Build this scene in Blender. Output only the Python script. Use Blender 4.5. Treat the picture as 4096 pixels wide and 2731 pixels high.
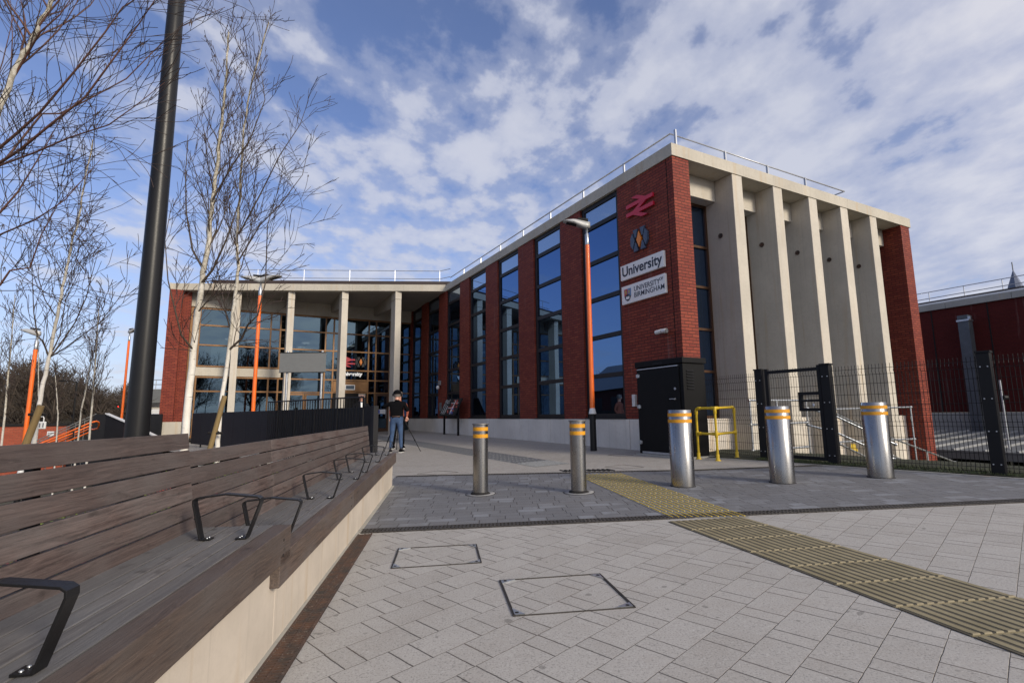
import bpy, bmesh, math, random
from mathutils import Vector, Matrix
import numpy as np
random.seed(7)
sc = bpy.context.scene
for o in list(bpy.data.objects): bpy.data.objects.remove(o)
COL = sc.collection
R = math.radians
# ------------------------------------------------------------------ camera
CZ = 1.10; FPX = 2061.0; TH = math.atan(.143); RO = .0096
F = np.array([0, math.cos(TH), math.sin(TH)]); R0 = np.array([1., 0, 0]); U0 = np.array([0, -math.sin(TH), math.cos(TH)])
CR = math.cos(RO)*R0 - math.sin(RO)*U0; CU = math.cos(RO)*U0 + math.sin(RO)*R0
CAM = np.array([0, 0, CZ])
cam = bpy.data.cameras.new('camera'); camo = bpy.data.objects.new('camera', cam); COL.objects.link(camo)
cam.sensor_width = 36; cam.lens = 36*FPX/4096; cam.clip_start = .05; cam.clip_end = 3000
camo.matrix_world = Matrix(((CR[0], CU[0], -F[0], 0), (CR[1], CU[1], -F[1], 0), (CR[2], CU[2], -F[2], CZ), (0, 0, 0, 1)))
sc.camera = camo
# ------------------------------------------------------------------ light
SUN_AZ = 136.0; SUN_EL = 24.0      # azimuth clockwise from +Y
sd_ = Vector((math.sin(R(SUN_AZ))*math.cos(R(SUN_EL)), math.cos(R(SUN_AZ))*math.cos(R(SUN_EL)), math.sin(R(SUN_EL))))
sl = bpy.data.lights.new('sun', 'SUN'); so = bpy.data.objects.new('sun', sl); COL.objects.link(so)
sl.energy = 3.4; sl.angle = R(14); sl.color = (1, .89, .72)
so.rotation_euler = (-sd_).to_track_quat('-Z', 'Y').to_euler()
sc.view_settings.view_transform = 'Standard'; sc.view_settings.look = 'None'
sc.view_settings.exposure = 0.0; sc.view_settings.gamma = 1
sc.render.resolution_x = 1024; sc.render.resolution_y = 682
try: sc.cycles.max_bounces = 8; sc.cycles.transparent_max_bounces = 24
except Exception: pass
w = bpy.data.worlds.new('World'); sc.world = w; w.use_nodes = True
nt = w.node_tree; nt.nodes.clear(); N = nt.nodes.new; L = nt.links.new
def mth(nt, op, a, b=None, c=None, clamp=False):
    n = nt.nodes.new('ShaderNodeMath'); n.operation = op; n.use_clamp = clamp
    for i, v in enumerate((a, b, c)):
        if v is None: continue
        if isinstance(v, (int, float)): n.inputs[i].default_value = v
        else: nt.links.new(v, n.inputs[i])
    return n.outputs[0]
def ramp(nt, fac, stops, interp='LINEAR'):
    n = nt.nodes.new('ShaderNodeValToRGB'); n.color_ramp.interpolation = interp
    while len(n.color_ramp.elements) < len(stops): n.color_ramp.elements.new(.5)
    for e, (p, c) in zip(n.color_ramp.elements, stops):
        e.position = p; e.color = (c, c, c, 1) if isinstance(c, (int, float)) else (*c, 1)
    nt.links.new(fac, n.inputs[0]); return n.outputs[0]
def mixc(nt, fac, a, b, mode='MIX'):
    n = nt.nodes.new('ShaderNodeMix'); n.data_type = 'RGBA'; n.blend_type = mode
    for s, v in ((n.inputs[0], fac), (n.inputs[6], a), (n.inputs[7], b)):
        if isinstance(v, (int, float)): s.default_value = v if s == n.inputs[0] else (v, v, v, 1)
        elif isinstance(v, tuple): s.default_value = (*v, 1)
        else: nt.links.new(v, s)
    return n.outputs[2]
def noise(nt, vec, scale, detail=4, rough=.5, dist=0, out=0):
    n = nt.nodes.new('ShaderNodeTexNoise'); n.inputs['Scale'].default_value = scale
    n.inputs['Detail'].default_value = detail; n.inputs['Roughness'].default_value = rough; n.inputs['Distortion'].default_value = dist
    if vec is not None: nt.links.new(vec, n.inputs['Vector'])
    return n.outputs[out]
def mapping(nt, vec, loc=(0, 0, 0), rot=(0, 0, 0), scale=(1, 1, 1)):
    n = nt.nodes.new('ShaderNodeMapping'); nt.links.new(vec, n.inputs[0])
    n.inputs[1].default_value = loc; n.inputs[2].default_value = rot; n.inputs[3].default_value = scale
    return n.outputs[0]
def comb(nt, x, y, z=0.0):
    n = nt.nodes.new('ShaderNodeCombineXYZ')
    for i, v in enumerate((x, y, z)):
        if isinstance(v, (int, float)): n.inputs[i].default_value = v
        else: nt.links.new(v, n.inputs[i])
    return n.outputs[0]
sky = N('ShaderNodeTexSky'); sky.sky_type = 'NISHITA'; sky.sun_disc = False
sky.sun_elevation = R(SUN_EL); sky.sun_rotation = R(SUN_AZ); sky.air_density = 1.0; sky.dust_density = .4; sky.ozone_density = 2.5
tc = N('ShaderNodeTexCoord'); sp = N('ShaderNodeSeparateXYZ'); L(tc.outputs['Generated'], sp.inputs[0])
zz = mth(nt, 'ADD', mth(nt, 'MAXIMUM', sp.outputs[2], 0.0), .16)
cx = mth(nt, 'DIVIDE', sp.outputs[0], zz); cy = mth(nt, 'DIVIDE', sp.outputs[1], zz)
cv = comb(nt, cx, cy)
cvr = mapping(nt, cv, rot=(0, 0, R(33)), scale=(1.0, .62, 1))
big = noise(nt, cvr, .55, 3, .5)
mid = noise(nt, mapping(nt, cv, loc=(3.1, 1.7, 0), rot=(0, 0, R(-25)), scale=(1.1, .8, 1)), 2.7, 6, .50, .2)
fine = noise(nt, mapping(nt, cv, loc=(7.1, 4, 0), rot=(0, 0, R(-25)), scale=(1.1, .85, 1)), 7.5, 5, .55)
# heavier cloud to the right
side = mth(nt, 'MULTIPLY', mth(nt, 'ADD', sp.outputs[0], .06), .20)
dens = mth(nt, 'ADD', mth(nt, 'MULTIPLY', big, .36), mth(nt, 'MULTIPLY', mid, .64))
dens = mth(nt, 'ADD', dens, mth(nt, 'MULTIPLY', mth(nt, 'SUBTRACT', fine, .5), .52))
dens = mth(nt, 'ADD', dens, side)
cm = ramp(nt, dens, [(.37, 0.08), (.46, .40), (.55, .90), (.68, 1.0)], 'EASE')
shade = ramp(nt, mth(nt, 'ADD', mth(nt, 'MULTIPLY', mid, .5), mth(nt, 'MULTIPLY', fine, .5)), [(.36, (3.5, 3.85, 5.2)), (.60, (5.3, 5.45, 6.2))])
hz_ = ramp(nt, sp.outputs[2], [(0.0, .80), (.12, .50), (.30, .14), (.5, 0.0)])
skyc = mixc(nt, 1.0, sky.outputs[0], (1.02, 1.00, 1.24), 'MULTIPLY')
skyh = mixc(nt, hz_, skyc, (4.7, 5.3, 6.6))
# extra brightness added to unseen thin cloud on the sun's side, lifting shaded faces
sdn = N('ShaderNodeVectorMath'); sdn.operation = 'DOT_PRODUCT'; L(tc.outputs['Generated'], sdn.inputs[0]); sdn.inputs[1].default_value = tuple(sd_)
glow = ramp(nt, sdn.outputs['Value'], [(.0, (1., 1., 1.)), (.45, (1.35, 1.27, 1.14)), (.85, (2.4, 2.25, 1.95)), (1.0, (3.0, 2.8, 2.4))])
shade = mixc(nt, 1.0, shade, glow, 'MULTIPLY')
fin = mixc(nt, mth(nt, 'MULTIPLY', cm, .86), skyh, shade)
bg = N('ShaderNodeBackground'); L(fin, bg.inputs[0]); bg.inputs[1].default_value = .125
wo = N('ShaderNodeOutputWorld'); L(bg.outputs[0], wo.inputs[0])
# ------------------------------------------------------------------ placing helpers (metres)
GA, GX, GY = -.012, .028, .021
def gz(x, y): return GA + GX*x + GY*(y-7)
def ray(u, v): return F + CR*(u-2048)/FPX - CU*(v-1365.5)/FPX
def at(u, v, d): r = ray(u, v); return Vector(CAM + r*(d/r[1]))     # point seen at (u,v) at distance d north of the camera
K = np.array([3.901, 11.688]); E1 = np.array([-.4695, .8829]); E2 = np.array([.8829, .4695])
def W(a, b, z=0.0): p = K + E1*a + E2*b; return Vector((p[0], p[1], z))
def bof(u, v, a=21.2):                                              # b coordinate on the plane a=const
    r = ray(u, v); q = K + E1*a; t = ((q-CAM[:2])@E1)/(r[:2]@E1); P = CAM + r*t; return float((P[:2]-K)@E2), float(P[2])
# ------------------------------------------------------------------ object helpers
def tag(o, label=None, cat=None, group=None, kind=None):
    if label: o['label'] = label
    if cat: o['category'] = cat
    if group: o['group'] = group
    if kind: o['kind'] = kind
    return o
def thing(name, label, cat, loc=(0, 0, 0), rz=0, group=None):
    o = bpy.data.objects.new(name, None); COL.objects.link(o); o.empty_display_size = .2
    o.location = loc; o.rotation_euler = (0, 0, rz); return tag(o, label, cat, group)
class MB:
    def __init__(s): s.v = []; s.f = []; s.m = []; s.mi = 0; s.sm = []
    def add(s, vs, fs, smooth=False):
        k = len(s.v); s.v += [tuple(p) for p in vs]
        for f in fs: s.f.append(tuple(i+k for i in f)); s.m.append(s.mi); s.sm.append(smooth)
        return s
    def box(s, x0, y0, z0, x1, y1, z1):
        if x0 > x1: x0, x1 = x1, x0
        if y0 > y1: y0, y1 = y1, y0
        if z0 > z1: z0, z1 = z1, z0
        return s.add([(x0, y0, z0), (x1, y0, z0), (x1, y1, z0), (x0, y1, z0), (x0, y0, z1), (x1, y0, z1), (x1, y1, z1), (x0, y1, z1)],
                     [(0, 3, 2, 1), (4, 5, 6, 7), (0, 1, 5, 4), (1, 2, 6, 5), (2, 3, 7, 6), (3, 0, 4, 7)])
    def hexa(s, p): # 8 points bottom ring then top ring
        return s.add(p, [(0, 3, 2, 1), (4, 5, 6, 7), (0, 1, 5, 4), (1, 2, 6, 5), (2, 3, 7, 6), (3, 0, 4, 7)])
    def prism(s, poly, z0, z1):
        n = len(poly); a = [(x, y, z0(x, y) if callable(z0) else z0) for x, y in poly]; b = [(x, y, z1(x, y) if callable(z1) else z1) for x, y in poly]
        ar = sum(poly[i][0]*poly[(i+1) % n][1]-poly[(i+1) % n][0]*poly[i][1] for i in range(n))
        fs = [tuple(range(n))[::-1], tuple(range(n, 2*n))]+[(i, (i+1) % n, n+(i+1) % n, n+i) for i in range(n)]
        if ar < 0: fs = [f[::-1] for f in fs]
        return s.add(a+b, fs)
    def tube(s, pts, rad, n=10, cap=True, smooth=True):
        pts = [Vector(p) for p in pts]
        if isinstance(rad, (int, float)): rad = [rad]*len(pts)
        vs = []; fs = []; up = Vector((0, 0, 1)); prev = None
        for i, p in enumerate(pts):
            d = (pts[min(i+1, len(pts)-1)]-pts[max(i-1, 0)]).normalized()
            if prev is None:
                x = d.cross(up if abs(d.z) < .95 else Vector((1, 0, 0))).normalized()
            else: x = (prev-d*prev.dot(d)).normalized()
            prev = x; y = d.cross(x)
            for j in range(n):
                t = 2*math.pi*j/n; vs.append(p+x*(math.cos(t)*rad[i])+y*(math.sin(t)*rad[i]))
        for i in range(len(pts)-1):
            for j in range(n):
                k = (j+1) % n; fs.append((i*n+j, i*n+k, (i+1)*n+k, (i+1)*n+j))
        s.add(vs, fs, smooth)
        if cap:
            m = len(pts)-1; s.add([vs[j] for j in range(n)], [tuple(range(n))[::-1]]); s.add([vs[m*n+j] for j in range(n)], [tuple(range(n))])
        return s
    def lathe(s, prof, n=24, c=(0, 0), smooth=True):
        vs = []; fs = []
        for r, z in prof:
            for j in range(n): t = 2*math.pi*j/n; vs.append((c[0]+r*math.cos(t), c[1]+r*math.sin(t), z))
        for i in range(len(prof)-1):
            for j in range(n): k = (j+1) % n; fs.append((i*n+j, i*n+k, (i+1)*n+k, (i+1)*n+j))
        return s.add(vs, fs, smooth)
    def ball(s, c, r, sx=1, sy=1, sz=1, n=12):
        pr = [(max(r*math.sin(math.pi*i/n), 1e-4), -r*math.cos(math.pi*i/n)) for i in range(n+1)]
        vs = []; fs = []
        for a, z in pr:
            for j in range(n): t = 2*math.pi*j/n; vs.append((c[0]+a*math.cos(t)*sx, c[1]+a*math.sin(t)*sy, c[2]+z*sz))
        for i in range(n):
            for j in range(n): k = (j+1) % n; fs.append((i*n+j, i*n+k, (i+1)*n+k, (i+1)*n+j))
        return s.add(vs, fs, True)
    def build(s, name, mat, parent=None, bevel=0, **kw):
        me = bpy.data.meshes.new(name); me.from_pydata(s.v, [], s.f)
        for m in (mat if isinstance(mat, (list, tuple)) else [mat]): me.materials.append(m)
        me.polygons.foreach_set('material_index', s.m); me.polygons.foreach_set('use_smooth', s.sm); me.update()
        o = bpy.data.objects.new(name, me); COL.objects.link(o)
        if parent: o.parent = parent
        if bevel:
            b = o.modifiers.new('bevel', 'BEVEL'); b.width = bevel; b.segments = 2; b.limit_method = 'ANGLE'; b.angle_limit = R(40)
        return tag(o, **kw)
def copy_tree(o, parent=None):
    c = o.copy(); COL.objects.link(c)
    if parent: c.parent = parent
    for ch in [x for x in o.children]: copy_tree(ch, c)
    return c
# ------------------------------------------------------------------ materials
def mat(name, col=(.5, .5, .5), rough=.6, metal=0, spec=.5, var=.0, vscale=3, bump=0, bscale=40, emit=None, coat=0, builder=None):
    m = bpy.data.materials.new(name); m.use_nodes = True; nt = m.node_tree; p = nt.nodes['Principled BSDF']
    p.inputs['Base Color'].default_value = (*col, 1); p.inputs['Roughness'].default_value = rough; p.inputs['Metallic'].default_value = metal
    p.inputs['Specular IOR Level'].default_value = spec; p.inputs['Coat Weight'].default_value = coat
    co = nt.nodes.new('ShaderNodeTexCoord').outputs['Object']
    if var:
        n1 = noise(nt, co, vscale, 5, .6); n2 = noise(nt, co, vscale*9, 3, .6)
        f = mth(nt, 'ADD', mth(nt, 'MULTIPLY', n1, .7), mth(nt, 'MULTIPLY', n2, .3))
        c = mixc(nt, ramp(nt, f, [(.3, 0.), (.7, 1.)]), tuple(x*(1-var) for x in col), tuple(min(1, x*(1+var)) for x in col))
        nt.links.new(c, p.inputs['Base Color'])
        rr = mth(nt, 'ADD', mth(nt, 'MULTIPLY', mth(nt, 'SUBTRACT', n2, .5), .25), rough, clamp=True); nt.links.new(rr, p.inputs['Roughness'])
    if bump:
        b = nt.nodes.new('ShaderNodeBump'); b.inputs['Strength'].default_value = bump; b.inputs['Distance'].default_value = .01
        nt.links.new(noise(nt, co, bscale, 4, .6), b.inputs['Height']); nt.links.new(b.outputs[0], p.inputs['Normal'])
    if emit: p.inputs['Emission Color'].default_value = (*emit[0], 1); p.inputs['Emission Strength'].default_value = emit[1]
    if builder: builder(nt, p, co)
    return m
def setbump(nt, p, h, strength=.5, dist=.01):
    b = nt.nodes.new('ShaderNodeBump'); b.inputs['Strength'].default_value = strength; b.inputs['Distance'].default_value = dist
    nt.links.new(h, b.inputs['Height']); nt.links.new(b.outputs[0], p.inputs['Normal'])
def sepxyz(nt, v):
    n = nt.nodes.new('ShaderNodeSeparateXYZ'); nt.links.new(v, n.inputs[0]); return n.outputs
def wnoise(nt, v):
    n = nt.nodes.new('ShaderNodeTexWhiteNoise'); n.noise_dimensions = '3D'; nt.links.new(v, n.inputs['Vector']); return n.outputs[0]
def brick_b(c1, c2, mort, bw=.225, bh=.075, ms=.009):
    def f(nt, p, co):
        s = sepxyz(nt, co); v = comb(nt, mth(nt, 'ADD', s[0], s[1]), s[2])
        b = nt.nodes.new('ShaderNodeTexBrick'); nt.links.new(v, b.inputs['Vector'])
        b.inputs['Color1'].default_value = (*c1, 1); b.inputs['Color2'].default_value = (*c2, 1); b.inputs['Mortar'].default_value = (*mort, 1)
        b.inputs['Scale'].default_value = 1; b.inputs['Brick Width'].default_value = bw; b.inputs['Row Height'].default_value = bh
        b.inputs['Mortar Size'].default_value = ms; b.inputs['Mortar Smooth'].default_value = .15; b.inputs['Bias'].default_value = -.1
        b.offset = .5
        n1 = noise(nt, co, .9, 5, .6); n2 = noise(nt, co, 30, 4, .6)
        c = mixc(nt, ramp(nt, n1, [(.35, .0), (.7, .35)]), b.outputs[0], tuple(x*.6 for x in c1))
        c = mixc(nt, mth(nt, 'MULTIPLY', n2, .25), c, tuple(x*1.4 for x in c2))
        st = noise(nt, mapping(nt, co, scale=(3, 3, .25)), 1.2, 3, .6)
        c = mixc(nt, ramp(nt, st, [(.62, 0.), (.78, .16)]), c, (.45, .38, .34))
        nt.links.new(c, p.inputs['Base Color'])
        h = mth(nt, 'ADD', mth(nt, 'MULTIPLY', b.outputs[1], -1), mth(nt, 'MULTIPLY', n2, .25)); setbump(nt, p, h, .9, .012)
    return f
M = {}
M['brick'] = mat('red_brick', rough=.72, spec=.3, builder=brick_b((.145, .021, .014), (.250, .050, .026), (.026, .010, .008)))
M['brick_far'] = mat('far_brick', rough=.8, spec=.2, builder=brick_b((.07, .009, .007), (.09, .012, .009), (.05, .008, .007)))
M['brick_low'] = mat('low_brick', rough=.8, spec=.2, builder=brick_b((.36, .09, .05), (.28, .06, .035), (.2, .09, .06)))
def conc(col, stain=0.0, sc_=1.0, pores=.25):
    def f(nt, p, co):
        n1 = noise(nt, co, .8*sc_, 6, .6); n2 = noise(nt, co, 14*sc_, 5, .65); st = noise(nt, mapping(nt, co, scale=(4, 4, .22)), 1.6, 4, .6)
        c = mixc(nt, ramp(nt, n1, [(.3, 0.), (.72, 1.)]), tuple(x*.84 for x in col), tuple(min(1, x*1.08) for x in col))
        c = mixc(nt, ramp(nt, n2, [(.35, pores), (.5, 0.)]), c, tuple(x*.7 for x in col))
        grime = noise(nt, mapping(nt, co, scale=(7, 7, .12)), 2.2, 3, .65); c = mixc(nt, ramp(nt, grime, [(.56, 0.), (.72, .22)]), c, tuple(x*.45 for x in col))
        if stain: c = mixc(nt, ramp(nt, st, [(.55, 0.), (.74, stain)]), c, (.42, .30, .17))
        nt.links.new(c, p.inputs['Base Color']); setbump(nt, p, n2, .15, .01)
    return f
M['conc'] = mat('pale_concrete', rough=.75, spec=.3, builder=conc((.46, .425, .36), .45))
M['fin'] = mat('fin_concrete', rough=.72, spec=.3, builder=conc((.50, .46, .395), .45))
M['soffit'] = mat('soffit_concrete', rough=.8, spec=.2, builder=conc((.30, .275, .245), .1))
M['plinth'] = mat('plinth_concrete', rough=.8, spec=.2, builder=conc((.68, .64, .58), .1))
M['plinth_st'] = mat('stained_plinth_concrete', rough=.8, spec=.2, builder=conc((.62, .57, .50), .75))
M['planter'] = mat('planter_concrete', rough=.7, spec=.3, builder=conc((.54, .475, .40), .55, 2.0, .12))
M['oldconc'] = mat('weathered_concrete', rough=.85, spec=.2, builder=conc((.34, .33, .30), .3, 2))
M['frame'] = mat('window_frame_dark', (.014, .012, .013), .5, 0, .3, .15, 4)
M['bronze'] = mat('bronze_frame', (.19, .095, .035), .38, .35, .5, .2, 3)
M['bronze_d'] = mat('dark_bronze_frame', (.075, .036, .018), .4, .3, .5, .2, 3)
M['black'] = mat('black_paint', (.004, .004, .0045), .55, 0, .16, .25, 6, .05, 60)
M['blackm'] = mat('matt_black_metal', (.007, .007, .008), .55, 0, .25, .2, 5)
M['charcoal'] = mat('charcoal_panel', (.013, .013, .015), .6, 0, .25, .2, 3)
M['pole'] = mat('black_mast_paint', (.010, .010, .011), .36, 0, .28, .1, 8, .04, 90)
M['orange'] = mat('orange_paint', (.80, .145, .012), .34, 0, .5, .08, 3, coat=.3)
M['orange_g'] = mat('orange_stripe', (.60, .27, .006), .5, 0, .5, .08, 20)
M['yellow'] = mat('yellow_paint', (.52, .35, .010), .48, 0, .5, .15, 8)
M['galv'] = mat('galvanised_steel', (.46, .48, .50), .36, .85, .5, .3, 25)
M['alu'] = mat('silver_rail', (.42, .43, .45), .4, .6, .5, .15, 6)
M['grey_sign'] = mat('grey_sign_back', (.15, .155, .155), .55, 0, .4, .08, 2)
M['white'] = mat('white_panel', (.72, .72, .72), .45, 0, .4, .05, 4)
M['white_d'] = mat('off_white_plastic', (.62, .62, .61), .45, 0, .4, .05, 4)
M['ink'] = mat('dark_lettering', (.012, .017, .035), .5)
M['red_logo'] = mat('red_emblem', (.50, .012, .035), .4)
M['navy'] = mat('slate_blue_emblem', (.045, .068, .115), .4)
M['or_logo'] = mat('orange_emblem', (.75, .22, .02), .4)
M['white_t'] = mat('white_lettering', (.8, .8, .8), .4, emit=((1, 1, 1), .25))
M['roofing'] = mat('dark_roofing', (.035, .033, .033), .8, var=.2)
M['upstand'] = mat('brown_upstand', (.035, .022, .018), .5, var=.1)
M['lampglow'] = mat('ceiling_lamp_glow', (.8, .8, .75), .5, emit=((1, .93, .8), 2.5))
M['screen'] = mat('screen_face', (.02, .025, .03), .2, emit=((.5, .7, 1), .05))
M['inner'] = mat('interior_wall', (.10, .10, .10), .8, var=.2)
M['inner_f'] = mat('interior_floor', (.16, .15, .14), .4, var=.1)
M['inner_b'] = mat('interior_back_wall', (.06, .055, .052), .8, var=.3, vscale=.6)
M['glow_panel'] = mat('lit_wall_panel', (.4, .5, .5), .5, emit=((.55, .80, .85), .7))
def brush(nt, p, co):
    n = noise(nt, mapping(nt, co, scale=(40, 40, 1.2)), 6, 5, .7); n2 = noise(nt, co, 5, 4, .6)
    c = mixc(nt, n, (.24, .24, .24), (.36, .355, .35)); dirt = ramp(nt, sepxyz(nt, co)[2], [(.02, .55), (.16, 0.)])
    d2 = mth(nt, 'MULTIPLY', dirt, n2); nt.links.new(mixc(nt, d2, c, (.25, .23, .21)), p.inputs['Base Color'])
    nt.links.new(mth(nt, 'ADD', mth(nt, 'MULTIPLY', n2, .05), .25), p.inputs['Roughness']); setbump(nt, p, n, .03, .002)
M['steel'] = mat('brushed_steel', metal=1, rough=.3, builder=brush)
def glass(name, tint, refl, trans, inner):
    m = bpy.data.materials.new(name); m.use_nodes = True; nt = m.node_tree; nt.nodes.clear()
    co = nt.nodes.new('ShaderNodeTexCoord').outputs['Object']
    o = nt.nodes.new('ShaderNodeOutputMaterial'); g = nt.nodes.new('ShaderNodeBsdfGlossy'); g.inputs['Roughness'].default_value = .015
    g.inputs['Color'].default_value = (*tint, 1)
    b = nt.nodes.new('ShaderNodeBump'); b.inputs['Strength'].default_value = .09; b.inputs['Distance'].default_value = .02
    nt.links.new(noise(nt, co, .55, 2, .4), b.inputs['Height']); nt.links.new(b.outputs[0], g.inputs['Normal'])
    if trans: d = nt.nodes.new('ShaderNodeBsdfTransparent'); d.inputs['Color'].default_value = (*trans, 1)
    else: d = nt.nodes.new('ShaderNodeBsdfDiffuse'); d.inputs['Color'].default_value = (*inner, 1)
    lw = nt.nodes.new('ShaderNodeFresnel'); lw.inputs['IOR'].default_value = 1.5
    fac = mth(nt, 'ADD', mth(nt, 'MULTIPLY', lw.outputs[0], .9), refl, clamp=True)
    mx = nt.nodes.new('ShaderNodeMixShader'); nt.links.new(fac, mx.inputs[0]); nt.links.new(d.outputs[0], mx.inputs[1]); nt.links.new(g.outputs[0], mx.inputs[2])
    nt.links.new(mx.outputs[0], o.inputs[0]); return m
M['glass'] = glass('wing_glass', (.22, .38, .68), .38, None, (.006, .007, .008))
M['glass_e'] = glass('entrance_glass', (.19, .28, .35), .30, (.24, .27, .29), None)
# paving ------------------------------------------------------------
def paver(name, rot, rowh, L1, L2, cols, joint, jw, fleck, rowjit=0.0, dirt=.2, bigvar=.15):
    def f(nt, p, co):
        v = mapping(nt, co, rot=(0, 0, R(rot))); s = sepxyz(nt, v)
        wob = mth(nt, 'MULTIPLY', mth(nt, 'SUBTRACT', noise(nt, co, 22, 2, .5), .5), .006)
        y = mth(nt, 'DIVIDE', mth(nt, 'ADD', s[1], wob), rowh); row = mth(nt, 'FLOOR', y); fy = mth(nt, 'FRACT', y)
        rr = wnoise(nt, comb(nt, row, 3.7)); T = L1+L2
        x = mth(nt, 'DIVIDE', mth(nt, 'ADD', mth(nt, 'ADD', s[0], wob), mth(nt, 'MULTIPLY', mth(nt, 'ADD', mth(nt, 'MULTIPLY', mth(nt, 'MODULO', mth(nt, 'ABSOLUTE', row), 2.0), .5), mth(nt, 'MULTIPLY', rr, .35)), T)), T)
        cell = mth(nt, 'FLOOR', x); fx = mth(nt, 'FRACT', x); k = L1/T
        sel = mth(nt, 'GREATER_THAN', fx, k)
        d1 = mth(nt, 'ABSOLUTE', mth(nt, 'SUBTRACT', fx, k)); d2 = mth(nt, 'MINIMUM', fx, mth(nt, 'SUBTRACT', 1.0, fx))
        dx = mth(nt, 'MULTIPLY', mth(nt, 'MINIMUM', d1, d2), T)
        dy = mth(nt, 'MULTIPLY', mth(nt, 'MINIMUM', fy, mth(nt, 'SUBTRACT', 1.0, fy)), rowh)
        idn = wnoise(nt, comb(nt, mth(nt, 'ADD', mth(nt, 'MULTIPLY', cell, 2.0), sel), row, 1.3))
        dmin = mth(nt, 'MINIMUM', dx, mth(nt, 'MULTIPLY', dy, 1.9))
        jwn = mth(nt, 'MULTIPLY', mth(nt, 'ADD', mth(nt, 'MULTIPLY', noise(nt, co, 3.1, 3, .6), 1.5), .25), jw)
        e = mth(nt, 'DIVIDE', dmin, jwn, clamp=True)           # 0 in joint, 1 on block
        e3 = mth(nt, 'DIVIDE', dmin, .03, clamp=True)
        c = mixc(nt, idn, cols[0], cols[1])
        n1 = noise(nt, co, .5, 5, .6); n2 = noise(nt, co, 260, 2, .7); n3 = noise(nt, co, 95, 3, .7); n4 = noise(nt, co, 4, 5, .7)
        c = mixc(nt, ramp(nt, n1, [(.3, 0.), (.7, bigvar)]), c, tuple(x*.62 for x in cols[0]))
        c = mixc(nt, ramp(nt, n4, [(.35, dirt), (.55, 0.)]), c, (cols[0][0]*.72, cols[0][1]*.66, cols[0][2]*.6))
        c = mixc(nt, ramp(nt, n3, [(.36, fleck), (.46, 0.), (.60, 0.), (.68, fleck*.8)], 'LINEAR'), c, mixc(nt, ramp(nt, n3, [(.49, 0.), (.51, 1.)]), (cols[0][0]*.35,)*3, (min(1, cols[1][0]*1.5),)*3))
        if name == 'dark_pavers':   # pale bloom worn on the tops of some blocks
            bl = mth(nt, 'MULTIPLY', ramp(nt, mth(nt, 'MULTIPLY', idn, noise(nt, co, 2.2, 3, .6)), [(.33, 0.), (.5, .55)]), ramp(nt, e3, [(.5, 0.), (.8, 1.)]))
            c = mixc(nt, bl, c, (.22, .232, .258))
        gum = noise(nt, co, 11, 1, .4); c = mixc(nt, ramp(nt, gum, [(.745, 0.), (.765, .45)]), c, (.07, .065, .06))
        stn = noise(nt, mapping(nt, co, scale=(.6, 1.3, 1)), .9, 5, .65); c = mixc(nt, ramp(nt, stn, [(.56, 0.), (.70, .22)]), c, (.11, .095, .075))
        jr = noise(nt, co, 2.3, 3, .6); jc = mixc(nt, ramp(nt, jr, [(.45, 0.), (.62, 1.)]), joint, tuple(min(1, j_*w_) for j_, w_ in zip(joint, (2.1, 1.5, 1.1))))
        c = mixc(nt, e, jc, c)
        nt.links.new(c, p.inputs['Base Color'])
        h = mth(nt, 'ADD', mth(nt, 'MULTIPLY', e, 1.0), mth(nt, 'ADD', mth(nt, 'MULTIPLY', n3, .22), mth(nt, 'MULTIPLY', idn, .25)))
        setbump(nt, p, h, .7, .008)
        nt.links.new(mth(nt, 'ADD', .62, mth(nt, 'MULTIPLY', n4, .2)), p.inputs['Roughness'])
    return mat(name, rough=.7, spec=.35, builder=f)
M['pave'] = paver('pale_block_pavers', -(90-45.5), .23, .325, .12, ((.335, .318, .297), (.372, .355, .334)), (.030, .025, .022), .0052, .55)
M['pave_dark'] = paver('dark_pavers', -1.5, .16, .34, .2, ((.132, .134, .145), (.158, .160, .172)), (.018, .018, .020), .0055, .5, dirt=.3)
M['pave_far'] = paver('small_pale_pavers', -(90-45.5), .12, .24, .12, ((.305, .285, .262), (.332, .312, .288)), (.10, .09, .08), .004, .4)
M['tactile'] = mat('buff_tactile_concrete', rough=.6, builder=lambda nt, p, co: (nt.links.new(mixc(nt, ramp(nt, noise(nt, co, 3, 5, .65), [(.3, 0.), (.72, 1.)]), (.175, .145, .078), (.27, .228, .135)), p.inputs['Base Color']), setbump(nt, p, noise(nt, co, 60, 4, .6), .2, .005)))
M['tact_stud'] = mat('buff_tactile_edge', (.19, .158, .092), .6, var=.3, vscale=9)
M['groove_shade'] = mat('tactile_shade_dirt', (.085, .072, .05), .8, var=.2)  # shadow line beside each bar painted as a dark strip, with dirt
M['tact_y'] = mat('yellow_tactile_bar', (.60, .42, .035), .55, var=.2, vscale=12)
M['tact_g'] = mat('grey_tactile_block', (.21, .215, .215), .7, var=.3, vscale=20, bump=.3, bscale=60)
M['tact_base'] = mat('grey_tactile_base', (.15, .145, .13), .7, var=.3, vscale=20)
M['tact_d'] = mat('dark_tactile_bar', (.10, .10, .105), .7, var=.3, vscale=20)
def rust(nt, p, co):
    n = noise(nt, co, 9, 5, .65); n2 = noise(nt, co, 60, 3, .6)
    c = mixc(nt, ramp(nt, n, [(.35, 0.), (.65, 1.)]), (.035, .028, .025), (.085, .042, .026)); c = mixc(nt, ramp(nt, n2, [(.60, 0.), (.72, .35)]), c, (.34, .30, .26))
    nt.links.new(c, p.inputs['Base Color']); setbump(nt, p, n2, .5, .004)
M['rust'] = mat('rusty_cast_iron', rough=.75, builder=rust)
M['iron'] = mat('dark_cast_iron', (.05, .045, .042), .6, .4, .5, .35, 10, .3, 60)
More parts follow.
